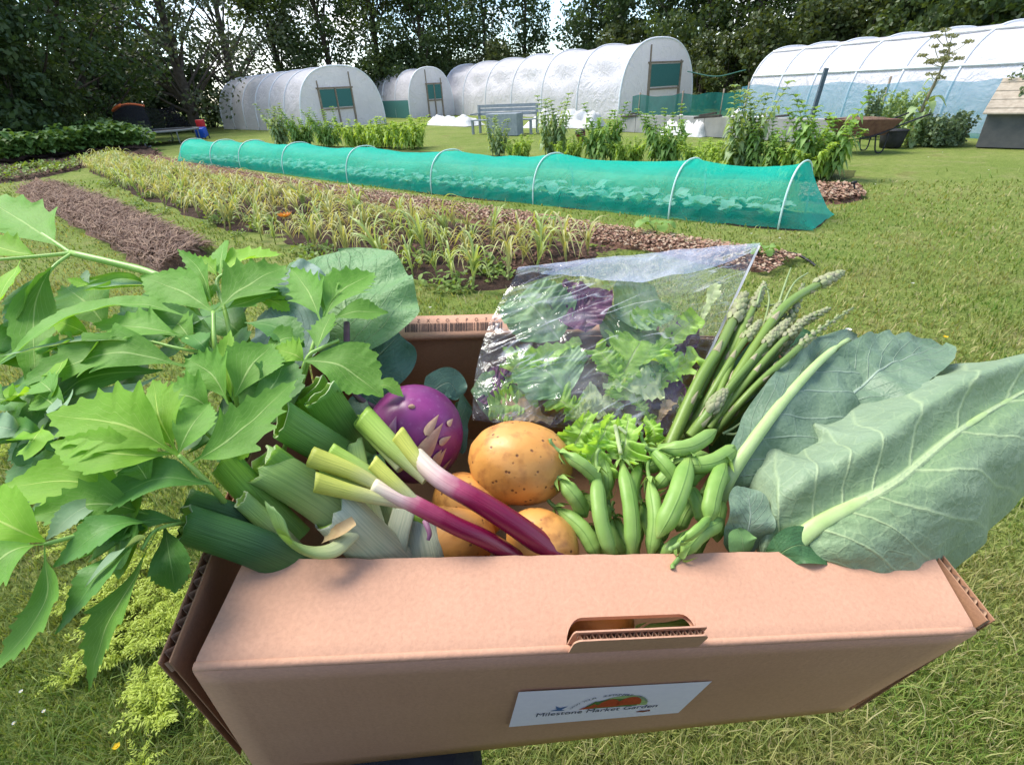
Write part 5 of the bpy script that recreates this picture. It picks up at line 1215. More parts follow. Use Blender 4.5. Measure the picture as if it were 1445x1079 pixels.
for (px, d, k), lb in zip(BU, BL_):
    o = bpro[k] if k not in ub else copy_tree(bpro[k]); ub.add(k); dr = HD(px); o.location = V((dr.x*d, dr.y*d, 0)); o.rotation_euler = (0, 0, rb.uniform(0, 6.28)); s_ = rb.uniform(.85, 1.2); o.scale = (s_*1.1, s_*1.1, s_*1.15)
    tag(o, 'dark hedge bush '+lb, 'bush', 'hedge bushes under the trees')

# ---- polytunnels
def poly_mat():
    t = NT('polythene'); n = t.noise(1.3, 4, .6, dist=1.5); h = t.math('ADD', n, t.math('MULTIPLY', t.noise(5, 3, .5, dist=2), .3))
    c = t.mix(t.ramp(t.noise(.7, 4), [(.35, 0.), (.7, 1.)]), (.80, .78, .83), (.70, .68, .73))
    nm = t.bump(h, .7, .16); b = t.bsdf(c, .35, .4, nm)
    return t.done(t.mixs(.38, b, t.transl((.90, .89, .91), nm)))
POLY = poly_mat(); HOOP = PM('hoop_white', (.78, .80, .84), (.7, .72, .76), 10, .4, .4); WOOD = PM('grey_timber', (.30, .25, .20), (.20, .16, .12), 8, .8, .2, .4, 60, .005)
MESHG = PM('teal_mesh_pane', (.06, .19, .19), (.09, .26, .25), 40, .7, .2, transl=.3); RAIL = PM('white_rail', (.80, .80, .78), (.68, .68, .68), 6, .5, .3)
def polytunnel(label, flx, frx, rlx, vp, D, toppx, nh, sag=.12, door=None, doorh=.62, panes=2, skirt=0, fold=.0, rail=False, flip=1, mesh_low=0, dirty=0):
    HY = 178; d0 = HD(flx, HY); A = V((d0.x*D, d0.y*D, 0)); ax = HD(*vp); pr = V((ax.y, -ax.x, 0))
    def hit(px, dr):
        q = HD(px, HY); m = dr.x*(-q.y)+dr.y*q.x; return (-A.x*(-q.y)-A.y*q.x)/m      # A+s*dr along q
    Lg = hit(rlx, ax); Wd = hit(frx, pr); mid = A+pr*Wd/2; rt = ray(*toppx); q = HD(toppx[0], toppx[1])
    dist = math.hypot(mid.x, mid.y); Ht = 1.5+rt.z*dist/math.hypot(rt.x, rt.y)
    root = thing('polytunnel', label, 'polytunnel', tuple(mid), 'white polytunnels')
    def arc(a, k=1.0):                    # a 0..1 from left foot over the top to the right foot
        th = PI*a; x = -math.cos(th); z = math.sin(th)
        x = math.copysign(abs(x)**.80, x); z = z**.72
        return pr*(Wd/2*x*(.5*k+.5)) + V((0, 0, Ht*z*k))
    NA, NS = 40, nh*8; mb = MB(); rows = []
    for i in range(NS+1):
        s = i/NS; ph = (s*nh) % 1.0; sg = math.sin(PI*ph)**.8; row = []
        for j in range(NA+1):
            a = j/NA; p = mid+ax*(Lg*s)+arc(a, 1-sag*.22*sg)
            n = arc(a).normalized(); low = math.sin(PI*a)
            dr_ = fold*math.sin(ph*PI)*math.sin((1-min(a, 1-a)*2)*16+3*(ph-.5)**2*4)*max(0, 1-abs(min(a, 1-a)-.22)/.2)
            p += n*(dr_+.05*sag*5*noise.noise(p*1.1)*sg*.4)
            row.append(mb.vert(p, (a, s, 0)))
        rows.append(row)
    for a, b in zip(rows, rows[1:]):
        for j in range(NA): mb.face(a[j], a[j+1], b[j+1], b[j])
    mb.build('cover', POLY, root)
    for k in range(nh+1):
        mb = MB(); tube(mb, [mid+ax*(Lg*k/nh)+arc(j/40)*1.006 for j in range(41)], .030 if k else .045, 6); mb.build('hoop', HOOP, root)
    for s, nm in ((-.02, 'end_wall'), (Lg+.02, 'end_wall')):
        mb = MB(); c = mid+ax*s; v = [mb.vert(c+arc(j/40)*.995) for j in range(41)]; cc = mb.vert(c+V((0, 0, .6)))
        for j in range(40): mb.face(cc, v[j], v[j+1])
        mb.face(cc, v[40], v[0])
        ew = mb.build(nm, POLY, root)
        if s < 0 and door:
            x0, x1 = door; f = lambda x, z: mid-ax*.07+pr*(Wd*(x-.5))+V((0, 0, z*Ht))
            mb = MB(); zt = doorh; zb = doorh-.34
            for a, b in ((f(x0, 0), f(x0, zt)), (f(x1, 0), f(x1, zt)), (f(x0-.02, zt), f(x1+.02, zt)), (f(x0, zb), f(x1, zb))): mb.beam(a, b, .10, .08, pr if abs((b-a).z) > .5 else V((0, 0, 1)))
            if panes > 1: mb.beam(f((x0+x1)/2, 0), f((x0+x1)/2, zt), .07, .07, pr)
            mb.beam(f(x0, zt), f(x0, .98*math.sin(PI*x0)**.6), .05, .05, pr); mb.beam(f(x1, zt), f(x1, .95*math.sin(PI*x1)**.6), .05, .05, pr)
            mb.build('door_frame', WOOD, ew, smooth=False)
            for k in range(panes):
                w = (x1-x0)/panes; a0, a1 = x0+w*k+.012, x0+w*(k+1)-.012
                mb = MB(); mb.box(f(a0, zb+.03), f(a1, zb)-f(a0, zb), V((0, 0, (zt-zb-.05)*Ht)), -ax*.02); mb.build('mesh_pane', MESHG, ew, smooth=False)
    if rail:
        for aa in (.17, .36):
            mb = MB(); pts = [mid+ax*(Lg*i/30)+arc(aa)*1.012 for i in range(31)]; tube(mb, pts, .035, 6); mb.build('rail', RAIL, root)
    if mesh_low:
        mb = MB(); 
        for i in range(20):
            a, b = mid+ax*(Lg*i/20)-pr*(Wd/2+.03), mid+ax*(Lg*(i+1)/20)-pr*(Wd/2+.03); mb.quad(a, b, b+V((0, 0, mesh_low)), a+V((0, 0, mesh_low)))
        mb.build('mesh_skirt', MESHG, root, smooth=False)
    return root, A, ax, pr, Lg, Wd, Ht
T1 = polytunnel('white polytunnel furthest left with a two-paned wooden door in its arched end', 428, 545, 316, (-123, 170), 32.5, (481, 93), 6, .10, (.24, .62), .66, 2, fold=.04)
T2 = polytunnel('smallest grey-white polytunnel standing behind, between the two larger ones', 581, 643, 515, (221, 155), 40, (613, 95), 4, .14, (.42, .74), .68, 2, fold=.04, mesh_low=1.1)
T3 = polytunnel('large sagging white polytunnel with draped folds and a wide door at its tall arched end', 872, 971, 629, (221, 155), 27, (933, 54), 6, .16, (.36, .78), .70, 1, fold=.17)
T4 = polytunnel('long white polytunnel on the right with blue-white hoops and straight white rails', 1412, 1560, 1046, (485, 125), 17.5, (1455, 26), 6, .05, None, rail=True)

# teal and blue mesh fences
def mesh_mat(name, c1, c2, op):
    t = NT(name); c = t.mix(t.noise(6, 4), c1, c2); b = t.mixs(.4, t.bsdf(c, .6, .2), t.transl(c))
    f = t.math('ADD', t.math('MULTIPLY', t.math('SUBTRACT', t.noise(9, 4), .5), .14), op, clamp=True)
    return t.done(t.mixs(f, t.n('BsdfTransparent').outputs[0], b))
TEAL = mesh_mat('teal_netting', (.02, .16, .14), (.03, .22, .19), .78); BLUE = mesh_mat('blue_netting', (.08, .30, .42), (.14, .38, .48), .62)
def netfence(name, label, pts, h, mat, posts, cat='netting fence'):
    root = thing(name, label, cat, tuple(pts[0])); P_ = smooth_path(pts, 40); mb = MB(); g = []
    for i, p in enumerate(P_):
        hh = h*(1+.025*math.sin(i*.55)+.05*noise.noise(V((i*.25, 0, 0)))); g.append([mb.vert(p+V((.05*noise.noise(V((i*.5, k, 0))), .05*noise.noise(V((i*.5, k, 5))), hh*k/5))) for k in range(6)])
    for a, b in zip(g, g[1:]):
        for k in range(5): mb.face(a[k], b[k], b[k+1], a[k+1])
    mb.build('netting', mat, root)
    for k in posts:
        mb = MB(); tube(mb, [P_[k], P_[k]+V((.02, 0, h*.6)), P_[k]+V((.03, .01, h*1.12))], .03, 6); mb.build('post', WOOD, root)
    return root
def gp(px, d, z=0): q = HD(px); return V((q.x*d, q.y*d, z))
netfence('netting_fence', 'teal netting fence strung between the large and the right polytunnel', [gp(893, 23.5), gp(960, 22.5), gp(1010, 23), gp(1050, 22)], .98, TEAL, (2, 14, 30, 39))
netfence('netting_fence', 'pale blue netting fence along the foot of the right polytunnel', [gp(1046, 21.5), gp(1140, 20), gp(1250, 18.2), gp(1350, 17.0), gp(1450, 16.2)], 1.15, BLUE, (1, 20, 39))
mb = MB(); p0 = gp(1151, 18.5); mb.beam(p0-V((0, 0, .1)), p0+V((.16, 0, 1.55)), .10, .08, V((0, 1, 0))); tag(mb.build('leaning_post', PM('blue_grey_post', (.10, .14, .17), (.07, .09, .11), 12, .7, .2), smooth=False), 'dark blue-grey post leaning slightly in front of the right polytunnel', 'post')
ROPE = PM('green_rope', (.03, .12, .10), None, 20, .7)
mb = MB(); tube(mb, smooth_path([H(970, 101, 28), H(1010, 108, 27), H(1052, 99, 25)], 16), .022, 6); tag(mb.build('rope', ROPE), 'thin green rope slung from the large polytunnel to the right one', 'rope')
# low wall of grey blocks, with planks on it
WALLM = PM('grey_block', (.36, .35, .34), (.26, .26, .25), 3, .85, .15, .4, 60, .01)
def wall(label, a, b, h, th=.22):
    d = (b-a); n = max(2, int(d.length/.9)); t_ = d.normalized(); s = V((t_.y, -t_.x, 0)); mb = MB()
    for i in range(n):
        p = a+d*(i/n); q = a+d*((i+1)/n); e = .012*noise.noise(V((i*3.1, h, 0)))
        mb.box(p+t_*.008+s*e, (q-p)-t_*.016, -s*th, V((0, 0, h+e)))
    return tag(mb.build('low_wall', WALLM, smooth=False, bevel=.01), label, 'wall')
wall('low grey block wall in front of the teal netting, right of the bushy plants', gp(872, 20.2), gp(1192, 15.0), .52)
WHT = PM('white_sheet', (.76, .76, .74), (.62, .62, .60), 4, .6, .3, .5, 12, .03, transl=.2)
def crumple(label, a, b, dep_, h, seed, name='fleece_sheet', mat=None, cat='fleece'):
    d = b-a; t_ = d.normalized(); s = V((-t_.y, t_.x, 0)); mb = MB(); g = []
    for i in range(41):
        row = []
        for j in range(11):
            p = a+d*(i/40)+s*(dep_*(j/10-.5)); e = math.sin(PI*j/10)**.6*min(1, i/3, (40-i)/3)
            z = h*e*(.65+.5*noise.noise(V((i*.14, j*.25, seed)))+.25*noise.noise(V((i*.5, j*.6, seed+3)))); row.append(mb.vert((p.x, p.y, max(0.004, z))))
        g.append(row)
    for a_, b_ in zip(g, g[1:]):
        for j in range(10): mb.face(a_[j], b_[j], b_[j+1], a_[j+1])
    return tag(mb.build(name, mat or WHT), label, cat)
crumple('crumpled white fleece heaped along the foot of the large polytunnel, left part', gp(606, 31), gp(668, 27.5), 1.2, .55, 2); crumple('crumpled cream fleece heaped between the bench and the bushy plants', gp(745, 24.5), gp(850, 22.5), 1.2, .75, 9)
crumple('white sheet lying over the block wall between the bushy plants', gp(945, 18.6, .0), gp(1010, 17.4), .8, .62, 14); crumple('thin white sheet spread beyond the block wall near the leaning post', gp(1035, 18.6), gp(1105, 17.6), .9, .62, 22, 'fleece_sheet')
DARK = PM('dark_timber', (.045, .04, .036), (.08, .07, .06), 10, .8, .2); 
for (a, b, z, lb) in [((985, 17.0), (1022, 16.6), .52, 'dark plank lying on the white sheet on the wall'), ((880, 20.0), (905, 19.4), .46, 'brown plank end lying on the left end of the wall'), ((1078, 16.4), (1128, 16.0), .45, 'dark brush bundle lying on the wall behind the tallest bushy plants'), ((1180, 15.2), (1230, 14.8), .46, 'grey plank lying across the wall left of the wheelbarrow')]:
    mb = MB(); A_, B_ = gp(*a, z), gp(*b, z+.05); mb.beam(A_, B_, .14, .06); mb.beam(A_+V((.1, -.05, .05)), B_+V((-.1, .1, .07)), .07, .05); tag(mb.build('plank', DARK if 'grey' not in lb else WOOD, smooth=False, bevel=.006), lb, 'plank')
# garden bench / potting table
GREYW = PM('grey_painted_wood', (.30, .33, .35), (.22, .25, .27), 9, .7, .25, .3, 40, .005)
bn = thing('garden_bench', 'weathered grey wooden bench standing before the fleece and the large polytunnel', 'bench', tuple(gp(700, 21)))
a_, b_ = gp(661, 22.0), gp(748, 20.6); bt = (b_-a_).normalized(); bs = V((bt.y, -bt.x, 0)); bl = (b_-a_).length
def bxp(x, y, z): return a_+bt*(x*bl)+bs*y+V((0, 0, z))
mb = MB()
for k in range(4): mb.box(bxp(0, .0-.13*k, .46), bt*bl, -bs*.11, V((0, 0, .035)))
mb.build('seat', GREYW, bn, smooth=False)
mb = MB()
for k in range(3): mb.box(bxp(.0, -.55, .62+.13*k), bt*bl, -bs*.03, V((0, 0, .10)))
mb.build('backrest', GREYW, bn, smooth=False)
for x in (.0, .97):
    for y in (-.02, -.52):
        mb = MB(); mb.box(bxp(x, y, 0), bt*.08, -bs*.07, V((0, 0, .46 if y > -.3 else .98))); mb.build('leg', GREYW, bn, smooth=False)
    mb = MB(); mb.box(bxp(x, .02, .66), bt*.08, -bs*.56, V((0, 0, .045))); mb.build('armrest', GREYW, bn, smooth=False)
mb = MB(); mb.box(bxp(.42, .6, .0), bt*1.3, -bs*.45, V((0, 0, .72))); tag(mb.build('wooden_crate', GREYW, smooth=False, bevel=.02), 'grey wooden crate standing in front of the bench end behind the bushy plant', 'crate')
# bucket
bk = thing('bucket', 'small red-brown bucket leaning in the grass between two bushy plants', 'bucket', tuple(G(822, 205)))
BUCK = PM('red_brown_plastic', (.16, .035, .03), (.11, .03, .03), 9, .5, .3); p = G(822, 203); axb = V((-.25, -.1, 1)).normalized()
mb = MB(); tube(mb, [p+axb*z for z in (0, .1, .2, .30)], lambda t: .10+.04*t, 14, cap=(True, False)); tube(mb, [p+axb*.29, p+axb*.31], .148, 14, cap=(False, False)); mb.build('body', BUCK, bk)
mb = MB(); tube(mb, [p+axb*.30, p+axb*.37], .142, 14); mb.build('rim', DARK, bk)
mb = MB(); tube(mb, [p+axb*.3+V((.14*math.cos(a), 0, .12*math.sin(a))) for a in [PI*i/10 for i in range(11)]], .006, 5); mb.build('handle', HOOP, bk)
# wheelbarrow
wbp = HD(1218, 185)*13.6; wb = thing('wheelbarrow', 'rusty brown wheelbarrow parked by the wall with its handles pointing right', 'wheelbarrow', tuple(wbp))
RUST = PM('rusty_metal', (.10, .045, .035), (.17, .085, .06), 14, .7, .3, .3, 60, .004); TYRE = PM('black_rubber', (.02, .02, .022), (.035, .035, .04), 20, .7, .3)
mb = MB(); bot = [(-.42, -.24), (.30, -.24), (.30, .24), (-.42, .24)]; top = [(-.66, -.36), (.52, -.36), (.52, .36), (-.66, .36)]
lo = [mb.vert(wbp+V((x, y, .32))) for x, y in bot]; hi = [mb.vert(wbp+V((x, y, .60+.04*(x < 0)))) for x, y in top]; hi2 = [mb.vert(wbp+V((x*.97, y*.95, .595+.04*(x < 0)))) for x, y in top]; lo2 = [mb.vert(wbp+V((x*.97, y*.95, .335))) for x, y in bot]
mb.face(*lo[::-1]); mb.face(*lo2)
for k in range(4):
    e = (k+1) % 4; mb.face(lo[k], lo[e], hi[e], hi[k]); mb.face(hi[k], hi[e], hi2[e], hi2[k]); mb.face(hi2[k], hi2[e], lo2[e], lo2[k])
mb.build('tray', RUST, wb, smooth=False)
mb = MB(); blob(mb, wbp+V((-.05, 0, .56)), .52, .30, .10, None, 20, 8, .2, 4, 3); mb.build('load', MULCH, wb)
for sy in (-.25, .25):
    mb = MB(); tube(mb, smooth_path([wbp+V((-.75, sy*.2, .22)), wbp+V((0, sy, .30)), wbp+V((.62, sy*1.15, .52)), wbp+V((1.05, sy*1.2, .66))], 16), .018, 6); h_ = mb.build('handle', TYRE, wb)
    mb = MB(); tube(mb, smooth_path([wbp+V((.12, sy, .32)), wbp+V((.2, sy, .03)), wbp+V((.34, sy, .03)), wbp+V((.36, sy, .36))], 14), .015, 6); mb.build('leg', TYRE, wb)
w_ = wbp+V((-.78, 0, .2)); mb = MB(); tube(mb, [w_+V((.16*math.cos(a), 0, .16*math.sin(a))) for a in [2*PI*i/24 for i in range(25)]], .045, 8); wh = mb.build('wheel', TYRE, wb)
mb = MB(); tube(mb, [w_+V((0, -.04, 0)), w_+V((0, .04, 0))], .10, 14); mb.build('rim', RUST, wh)
mb = MB(); pc = HD(1262, 185)*14.6; tube(mb, [pc, pc+V((0, 0, .16)), pc+V((0, 0, .32))], lambda t: .20+.06*t, 16, cap=(True, False)); tube(mb, [pc+V((0, 0, .31)), pc+V((0, 0, .34))], .27, 16); tag(mb.build('plant_pot', TYRE), 'black plant pot standing behind the wheelbarrow handles', 'pot')
# shed with slatted roof at the right edge
shp = G(1376, 208); sh = thing('chicken_coop', 'small grey coop with a sloping slatted wooden roof at the right edge', 'coop', tuple(shp))
sx = V((.66, -.75, 0)).normalized(); sy_ = V((.75, .66, 0)).normalized(); COOP = PM('grey_board', (.085, .085, .085), (.12, .115, .11), 5, .8, .2, .3, 30, .01); ROOFW = PM('weathered_slat', (.42, .36, .28), (.30, .25, .19), 12, .8, .2, .4, 50, .004)
SW = 2.2; mb = MB(); mb.box(shp, sx*SW, sy_*1.1, V((0, 0, .62))); mb.build('body', COOP, sh, smooth=False, bevel=.01)
mb = MB(); sl_ = (sy_*.9+V((0, 0, .56)))
for k in range(8):
    o_ = shp-sx*.06-sy_*.12+V((0, 0, .60))+sl_*(k/8); mb.box(o_, sx*(SW+.2), sl_*(.118), V((0, -.0, .03))+V((0, 0, .012*(k % 2))))
mb.build('roof', ROOFW, sh, smooth=False, bevel=.005)
mb = MB(); pk = shp+sy_*.83+V((0, 0, 1.12)); mb.box(pk-sx*.08, sx*(SW+.25), sy_*.10, V((0, 0, .07))); mb.build('ridge_board', ROOFW, sh, smooth=False, bevel=.005)
mb = MB(); v = [shp+V((0, 0, .62)), shp+sy_*.86+V((0, 0, 1.14)), shp+sy_*1.1+V((0, 0, .62))]; q = [mb.vert(x_) for x_ in v]; q2 = [mb.vert(x_+sx*.03) for x_ in v]; mb.face(*q[::-1]); mb.face(*q2)
mb.build('gable', COOP, sh, smooth=False)

# ---- green mesh tunnel
HT = [(258, 231, 205), (300, 235, 199), (340, 238, 202), (401, 246, 205), (491, 259, 211), (609, 273, 214), (752, 288, 221), (943, 309, 224), (1098, 322, 236)]
ax_n = HD(-180, 167); pn = V((-ax_n.y, ax_n.x, 0)); pn = pn if pn.y > 0 else -pn
nt_ = thing('mesh_crop_tunnel', 'long low tunnel of emerald green mesh over white hoops', 'mesh tunnel', tuple(G(752, 288)))
WN = 1.0; feet = [G(a, b) for a, b, c in HT]; hts = []
for (a, b, c), f in zip(HT, feet):
    m = f+pn*WN/2; hts.append(.60)
def narc(f, h, a, k=1.0):
    th = PI*a; x = -math.cos(th); z = math.sin(th)**.75
    return f+pn*(WN/2*(1+math.copysign(abs(x)**.85, x)))+V((0, 0, h*z*k))
t = NT('emerald_mesh'); cc = t.mix(t.noise(3, 4), (.008, .56, .40), (.012, .66, .50)); nmw = t.bump(t.math('ADD', t.noise(5, 4, .6, dist=1.5), t.math('MULTIPLY', t.noise(60, 2), .15)), .6, .04); b_ = t.mixs(.45, t.bsdf(cc, .5, .3, nmw), t.transl(cc, nmw))
op = t.math('ADD', t.math('MULTIPLY', t.math('SUBTRACT', t.noise(4, 4), .5), .25), .44, clamp=True)
fr_ = t.n('LayerWeight', None, Blend=.35).outputs[1]; op = t.math('ADD', op, t.math('MULTIPLY', fr_, .35), clamp=True)
EMER = t.done(t.mixs(op, t.n('BsdfTransparent').outputs[0], b_))
mb = MB(); rows = []; NAp = 24
for k in range(len(feet)-1):
    for i in range(12):
        s = i/12; f = feet[k].lerp(feet[k+1], s); sag = 1-.11*math.sin(PI*s)**.8
        rows.append([narc(f, .62, j/NAp, sag)+V((0, .02*noise.noise(V((k*3+s*7, j*.5, 7))), .022*noise.noise(V((k*3+s*6, j*.35, 0))))) for j in range(NAp+1)])
rows.append([narc(feet[-1], .62, j/NAp) for j in range(NAp+1)])
e0 = feet[-1]; out = -ax_n                                  # gathered near end
for s in (.25, .5, .75, 1.):
    g_ = e0+out*.34*s
    rows.append([narc(g_, .62, j/NAp, (1-s)**1.1*.96+.03).lerp(g_+pn*(.42+.05*j/NAp)+V((0, 0, .02)), .15*s)+V((.012*noise.noise(V((j*.9, s*3, 0))), 0, .02*abs(noise.noise(V((j*.8, s*4, 1))))*s)) for j in range(NAp+1)])
f0 = feet[0]
rows = [[narc(f0+ax_n*.5, .62, j/NAp, .05) for j in range(NAp+1)], [narc(f0+ax_n*.28, .62, j/NAp, .6) for j in range(NAp+1)]]+rows
ids = [[mb.vert(p) for p in r_] for r_ in rows]
for a, b in zip(ids, ids[1:]):
    for j in range(NAp): mb.face(a[j], a[j+1], b[j+1], b[j])
mb.build('netting', EMER, nt_)
HOOPP = PM('pale_hoop', (.55, .72, .66), (.45, .62, .58), 20, .5, .3)
for f in feet:
    mb = MB(); tube(mb, [narc(f, .635, j/30) + (V((0, 0, -.05)) if j in (0, 30) else V((0, 0, 0))) for j in range(31)], .011, 6); mb.build('hoop', HOOPP, nt_)
# brassicas under the mesh
BRA = fol('brassica_leaf', (.26, .40, .30), (.36, .50, .40), .2)
def brassica(seed):
    r = random.Random(seed); mb = MB()
    for k in range(8):
        a = r.random()*6.28; e = r.uniform(.5, 1.1); d = V((math.cos(a), math.sin(a), 0)); L = r.uniform(.12, .24); z0 = V((0, 0, .02))
        leaf(mb, [z0, z0+d*L*.4+V((0, 0, L*e*.6)), z0+d*L+V((0, 0, L*e*.55))], L*.36, V((0, 0, 1))-d*.5, p_round, 8, 3, .2, .1, .1)
    return bpy.data.meshes and mb.build('brassica_plant', BRA)
bp = [brassica(60+k) for k in range(3)]; first = [True]*3; kk = 0
for k in range(len(feet)-1):
    n = max(2, int((feet[k]-feet[k+1]).length/.36))
    for i in range(n):
        for s in (.28, .72):
            j = kk % 3; kk += 1; o = bp[j] if first[j] else bp[j].copy()
            if not first[j]: COL.objects.link(o)
            first[j] = False; f = feet[k].lerp(feet[k+1], (i+.5)/n)+pn*WN*s; o.location = f+V((rb.uniform(-.05, .05), rb.uniform(-.05, .05), .03)); o.rotation_euler = (0, 0, rb.random()*6.28); q = rb.uniform(.8, 1.3); o.scale = (q, q, q)
            tag(o, 'young brassica plant growing under the emerald mesh', 'brassica', 'brassicas under the mesh tunnel')
# ---- garlic plants
GAR = LM('garlic_leaf', (.36, .385, .14), (.50, .49, .24), vein=(.4, .42, .2), nv=1, slant=0, vw=.001, mid=.03, transl=.3, rough=.5, bump=.1, tipcol=(.64, .56, .26), c3=(.46, .46, .22)); GARD = LM('garlic_leaf_green', (.26, .35, .11), (.37, .44, .17), vein=(.3, .36, .15), nv=1, slant=0, vw=.001, mid=.03, transl=.3, rough=.5, bump=.1, tipcol=(.40, .40, .13))
def garlic(seed, m):
    r = random.Random(seed); mb = MB(); tube(mb, [V((0, 0, -.02)), V((0, 0, .1)), V((.01, 0, .18))], lambda t: .011*(1-.5*t), 6)
    for k in range(12):
        a = (k % 2)*PI+r.gauss(0, .6); d = V((math.cos(a), math.sin(a), 0)); L = r.uniform(.28, .46); z0 = V((0, 0, .06+.013*k)); b = r.uniform(.3, 1.)
        leaf(mb, [z0, z0+d*L*.16+V((0, 0, L*.42)), z0+d*L*.42+V((0, 0, L*(.62-.16*b))), z0+d*L*(.70)+V((0, 0, L*(.52-.5*b)))], .0125, V((0, 0, 1))+d*-.4, lambda t: max(.03, (1-t)**.6), 9, 1, .5, 0)
    return mb.build('garlic_plant', m)
gpr = [garlic(80+k, GAR if k % 3 else GARD) for k in range(7)]; first = [True]*7
A, Bk = bG[1], bG[2]; L_ = len(A)-1
cum = [0]
for i in range(L_): cum.append(cum[-1]+(A[i]-A[i+1]).length)
tot = cum[-1]; cnt = 0
for row in (.06, .24, .42, .58, .72):
    n = 58
    for i in range(n):
        s = (i+rb.uniform(.2, .8))/n*tot*1.0; k = max(j for j in range(L_+1) if cum[j] <= s); k = min(k, L_-1); f = (s-cum[k])/max(1e-6, cum[k+1]-cum[k])
        p = A[k].lerp(A[k+1], f).lerp(Bk[k].lerp(Bk[k+1], f), row+rb.uniform(-.05, .05)); j = rb.randrange(7); o = gpr[j] if first[j] else gpr[j].copy()
        if not first[j]: COL.objects.link(o)
        first[j] = False; cnt += 1; o.location = (p.x, p.y, .02); o.rotation_euler = (rb.gauss(0, .2), rb.gauss(0, .2), rb.random()*6.28); q = rb.uniform(.65, 1.2)*(1.0 if row < .6 else .85); o.scale = (q, q, q)
        tag(o, 'yellowing garlic plant with drooping strap leaves in the long garlic bed', 'garlic plant', 'garlic plants in the long bed')
# low weeds along the garlic bed front
WEED = fol('weed_leaf', (.11, .18, .03), (.17, .25, .05), .3); WEEDY = fol('weed_lime', (.27, .35, .035), (.36, .43, .07), .4)
def weed(seed, m, n=60, rad=.16, h=.12, sz=.022, name='low_weed'):
    r = random.Random(seed); mb = MB()
    for k in range(n):
        a = r.random()*6.28; q = rad*math.sqrt(r.random()); c = V((math.cos(a)*q, math.sin(a)*q, 0)); z = h*r.random()*(1-.5*q/rad)
        d = V((r.gauss(0, 1), r.gauss(0, 1), r.uniform(.2, 1.2))).normalized(); s = sz*r.uniform(.6, 1.5)
        leaf(mb, [c+V((0, 0, z)), c+V((0, 0, z))+d*s, c+V((0, 0, z-.3*s))+d*s*2], s*.6, V((0, 0, 1)), p_oval, 4, 1, .2, .1)
        if k % 4 == 0: tube(mb, [c*.3, c*.7+V((0, 0, z*.6)), c+V((0, 0, z))], .0014, 4)
    return mb.build(name, m)
wp = [weed(90+k, WEED) for k in range(3)]; first = [True]*3
wl = [(.05, -.06), (.0, .0)]
for i in range(40):
    j = i % 3; o = wp[j] if first[j] else wp[j].copy()
    if not first[j]: COL.objects.link(o)
    first[j] = False; k = rb.randrange(L_); p = A[k].lerp(Bk[k], rb.uniform(-.14, .30)); o.location = (p.x, p.y, .0); o.rotation_euler = (0, 0, rb.random()*6.28); q = rb.uniform(.7, 1.6); o.scale = (q, q, q)
    tag(o, 'small green weed growing along the front edge of the garlic bed', 'weed', 'weeds along the garlic bed')
# feathery lime weeds lower left by the box
def feather(seed):
    r = random.Random(seed); mb = MB()
    for k in range(20):
        a = r.random()*6.28; d = V((math.cos(a), math.sin(a), 0)); L = r.uniform(.05, .14); sp = smooth_path([V((0, 0, 0)), d*L*.35+V((0, 0, L*.65)), d*L+V((0, 0, L*.75))], 12)
        tube(mb, sp, .0012, 4)
        for i in range(2, 13):
            for sg in (-1, 1):
                sd = (d.cross(V((0, 0, 1)))*sg+V((r.gauss(0, .35), r.gauss(0, .35), r.gauss(0, .5)))).normalized(); w = (.016*math.sin(PI*(i/13)**.8)+.005)*r.uniform(.5, 1.4); q = sp[i]
                leaf(mb, [q, q+sd*w*.6+d*w*.3+V((0, 0, .004)), q+sd*w+d*w*.8], .0036, V((r.gauss(0, .4), r.gauss(0, .4), 1)), p_lance, 3, 1, 0, .3)
    return mb.build('feathery_weed', WEEDY)
fp = [feather(120+k) for k in range(4)]; first = [True]*4
for i in range(46):
    j = i % 4; o = fp[j] if first[j] else fp[j].copy()
    if not first[j]: COL.objects.link(o)
    first[j] = False
    px, py = (rb.gauss(185, 70), rb.gauss(880, 70)) if i < 34 else (rb.uniform(-30, 120), rb.uniform(520, 760))
    if i > 40: px, py = rb.uniform(130, 330), rb.uniform(960, 1090)
    p = G(px, py); o.location = (p.x, p.y, 0); o.rotation_euler = (0, 0, rb.random()*6.28); q = rb.uniform(.45, .85); o.scale = (q, q, q)
    tag(o, 'feathery lime green weed in the lawn left of the box', 'weed', 'feathery lime weeds beside the box')
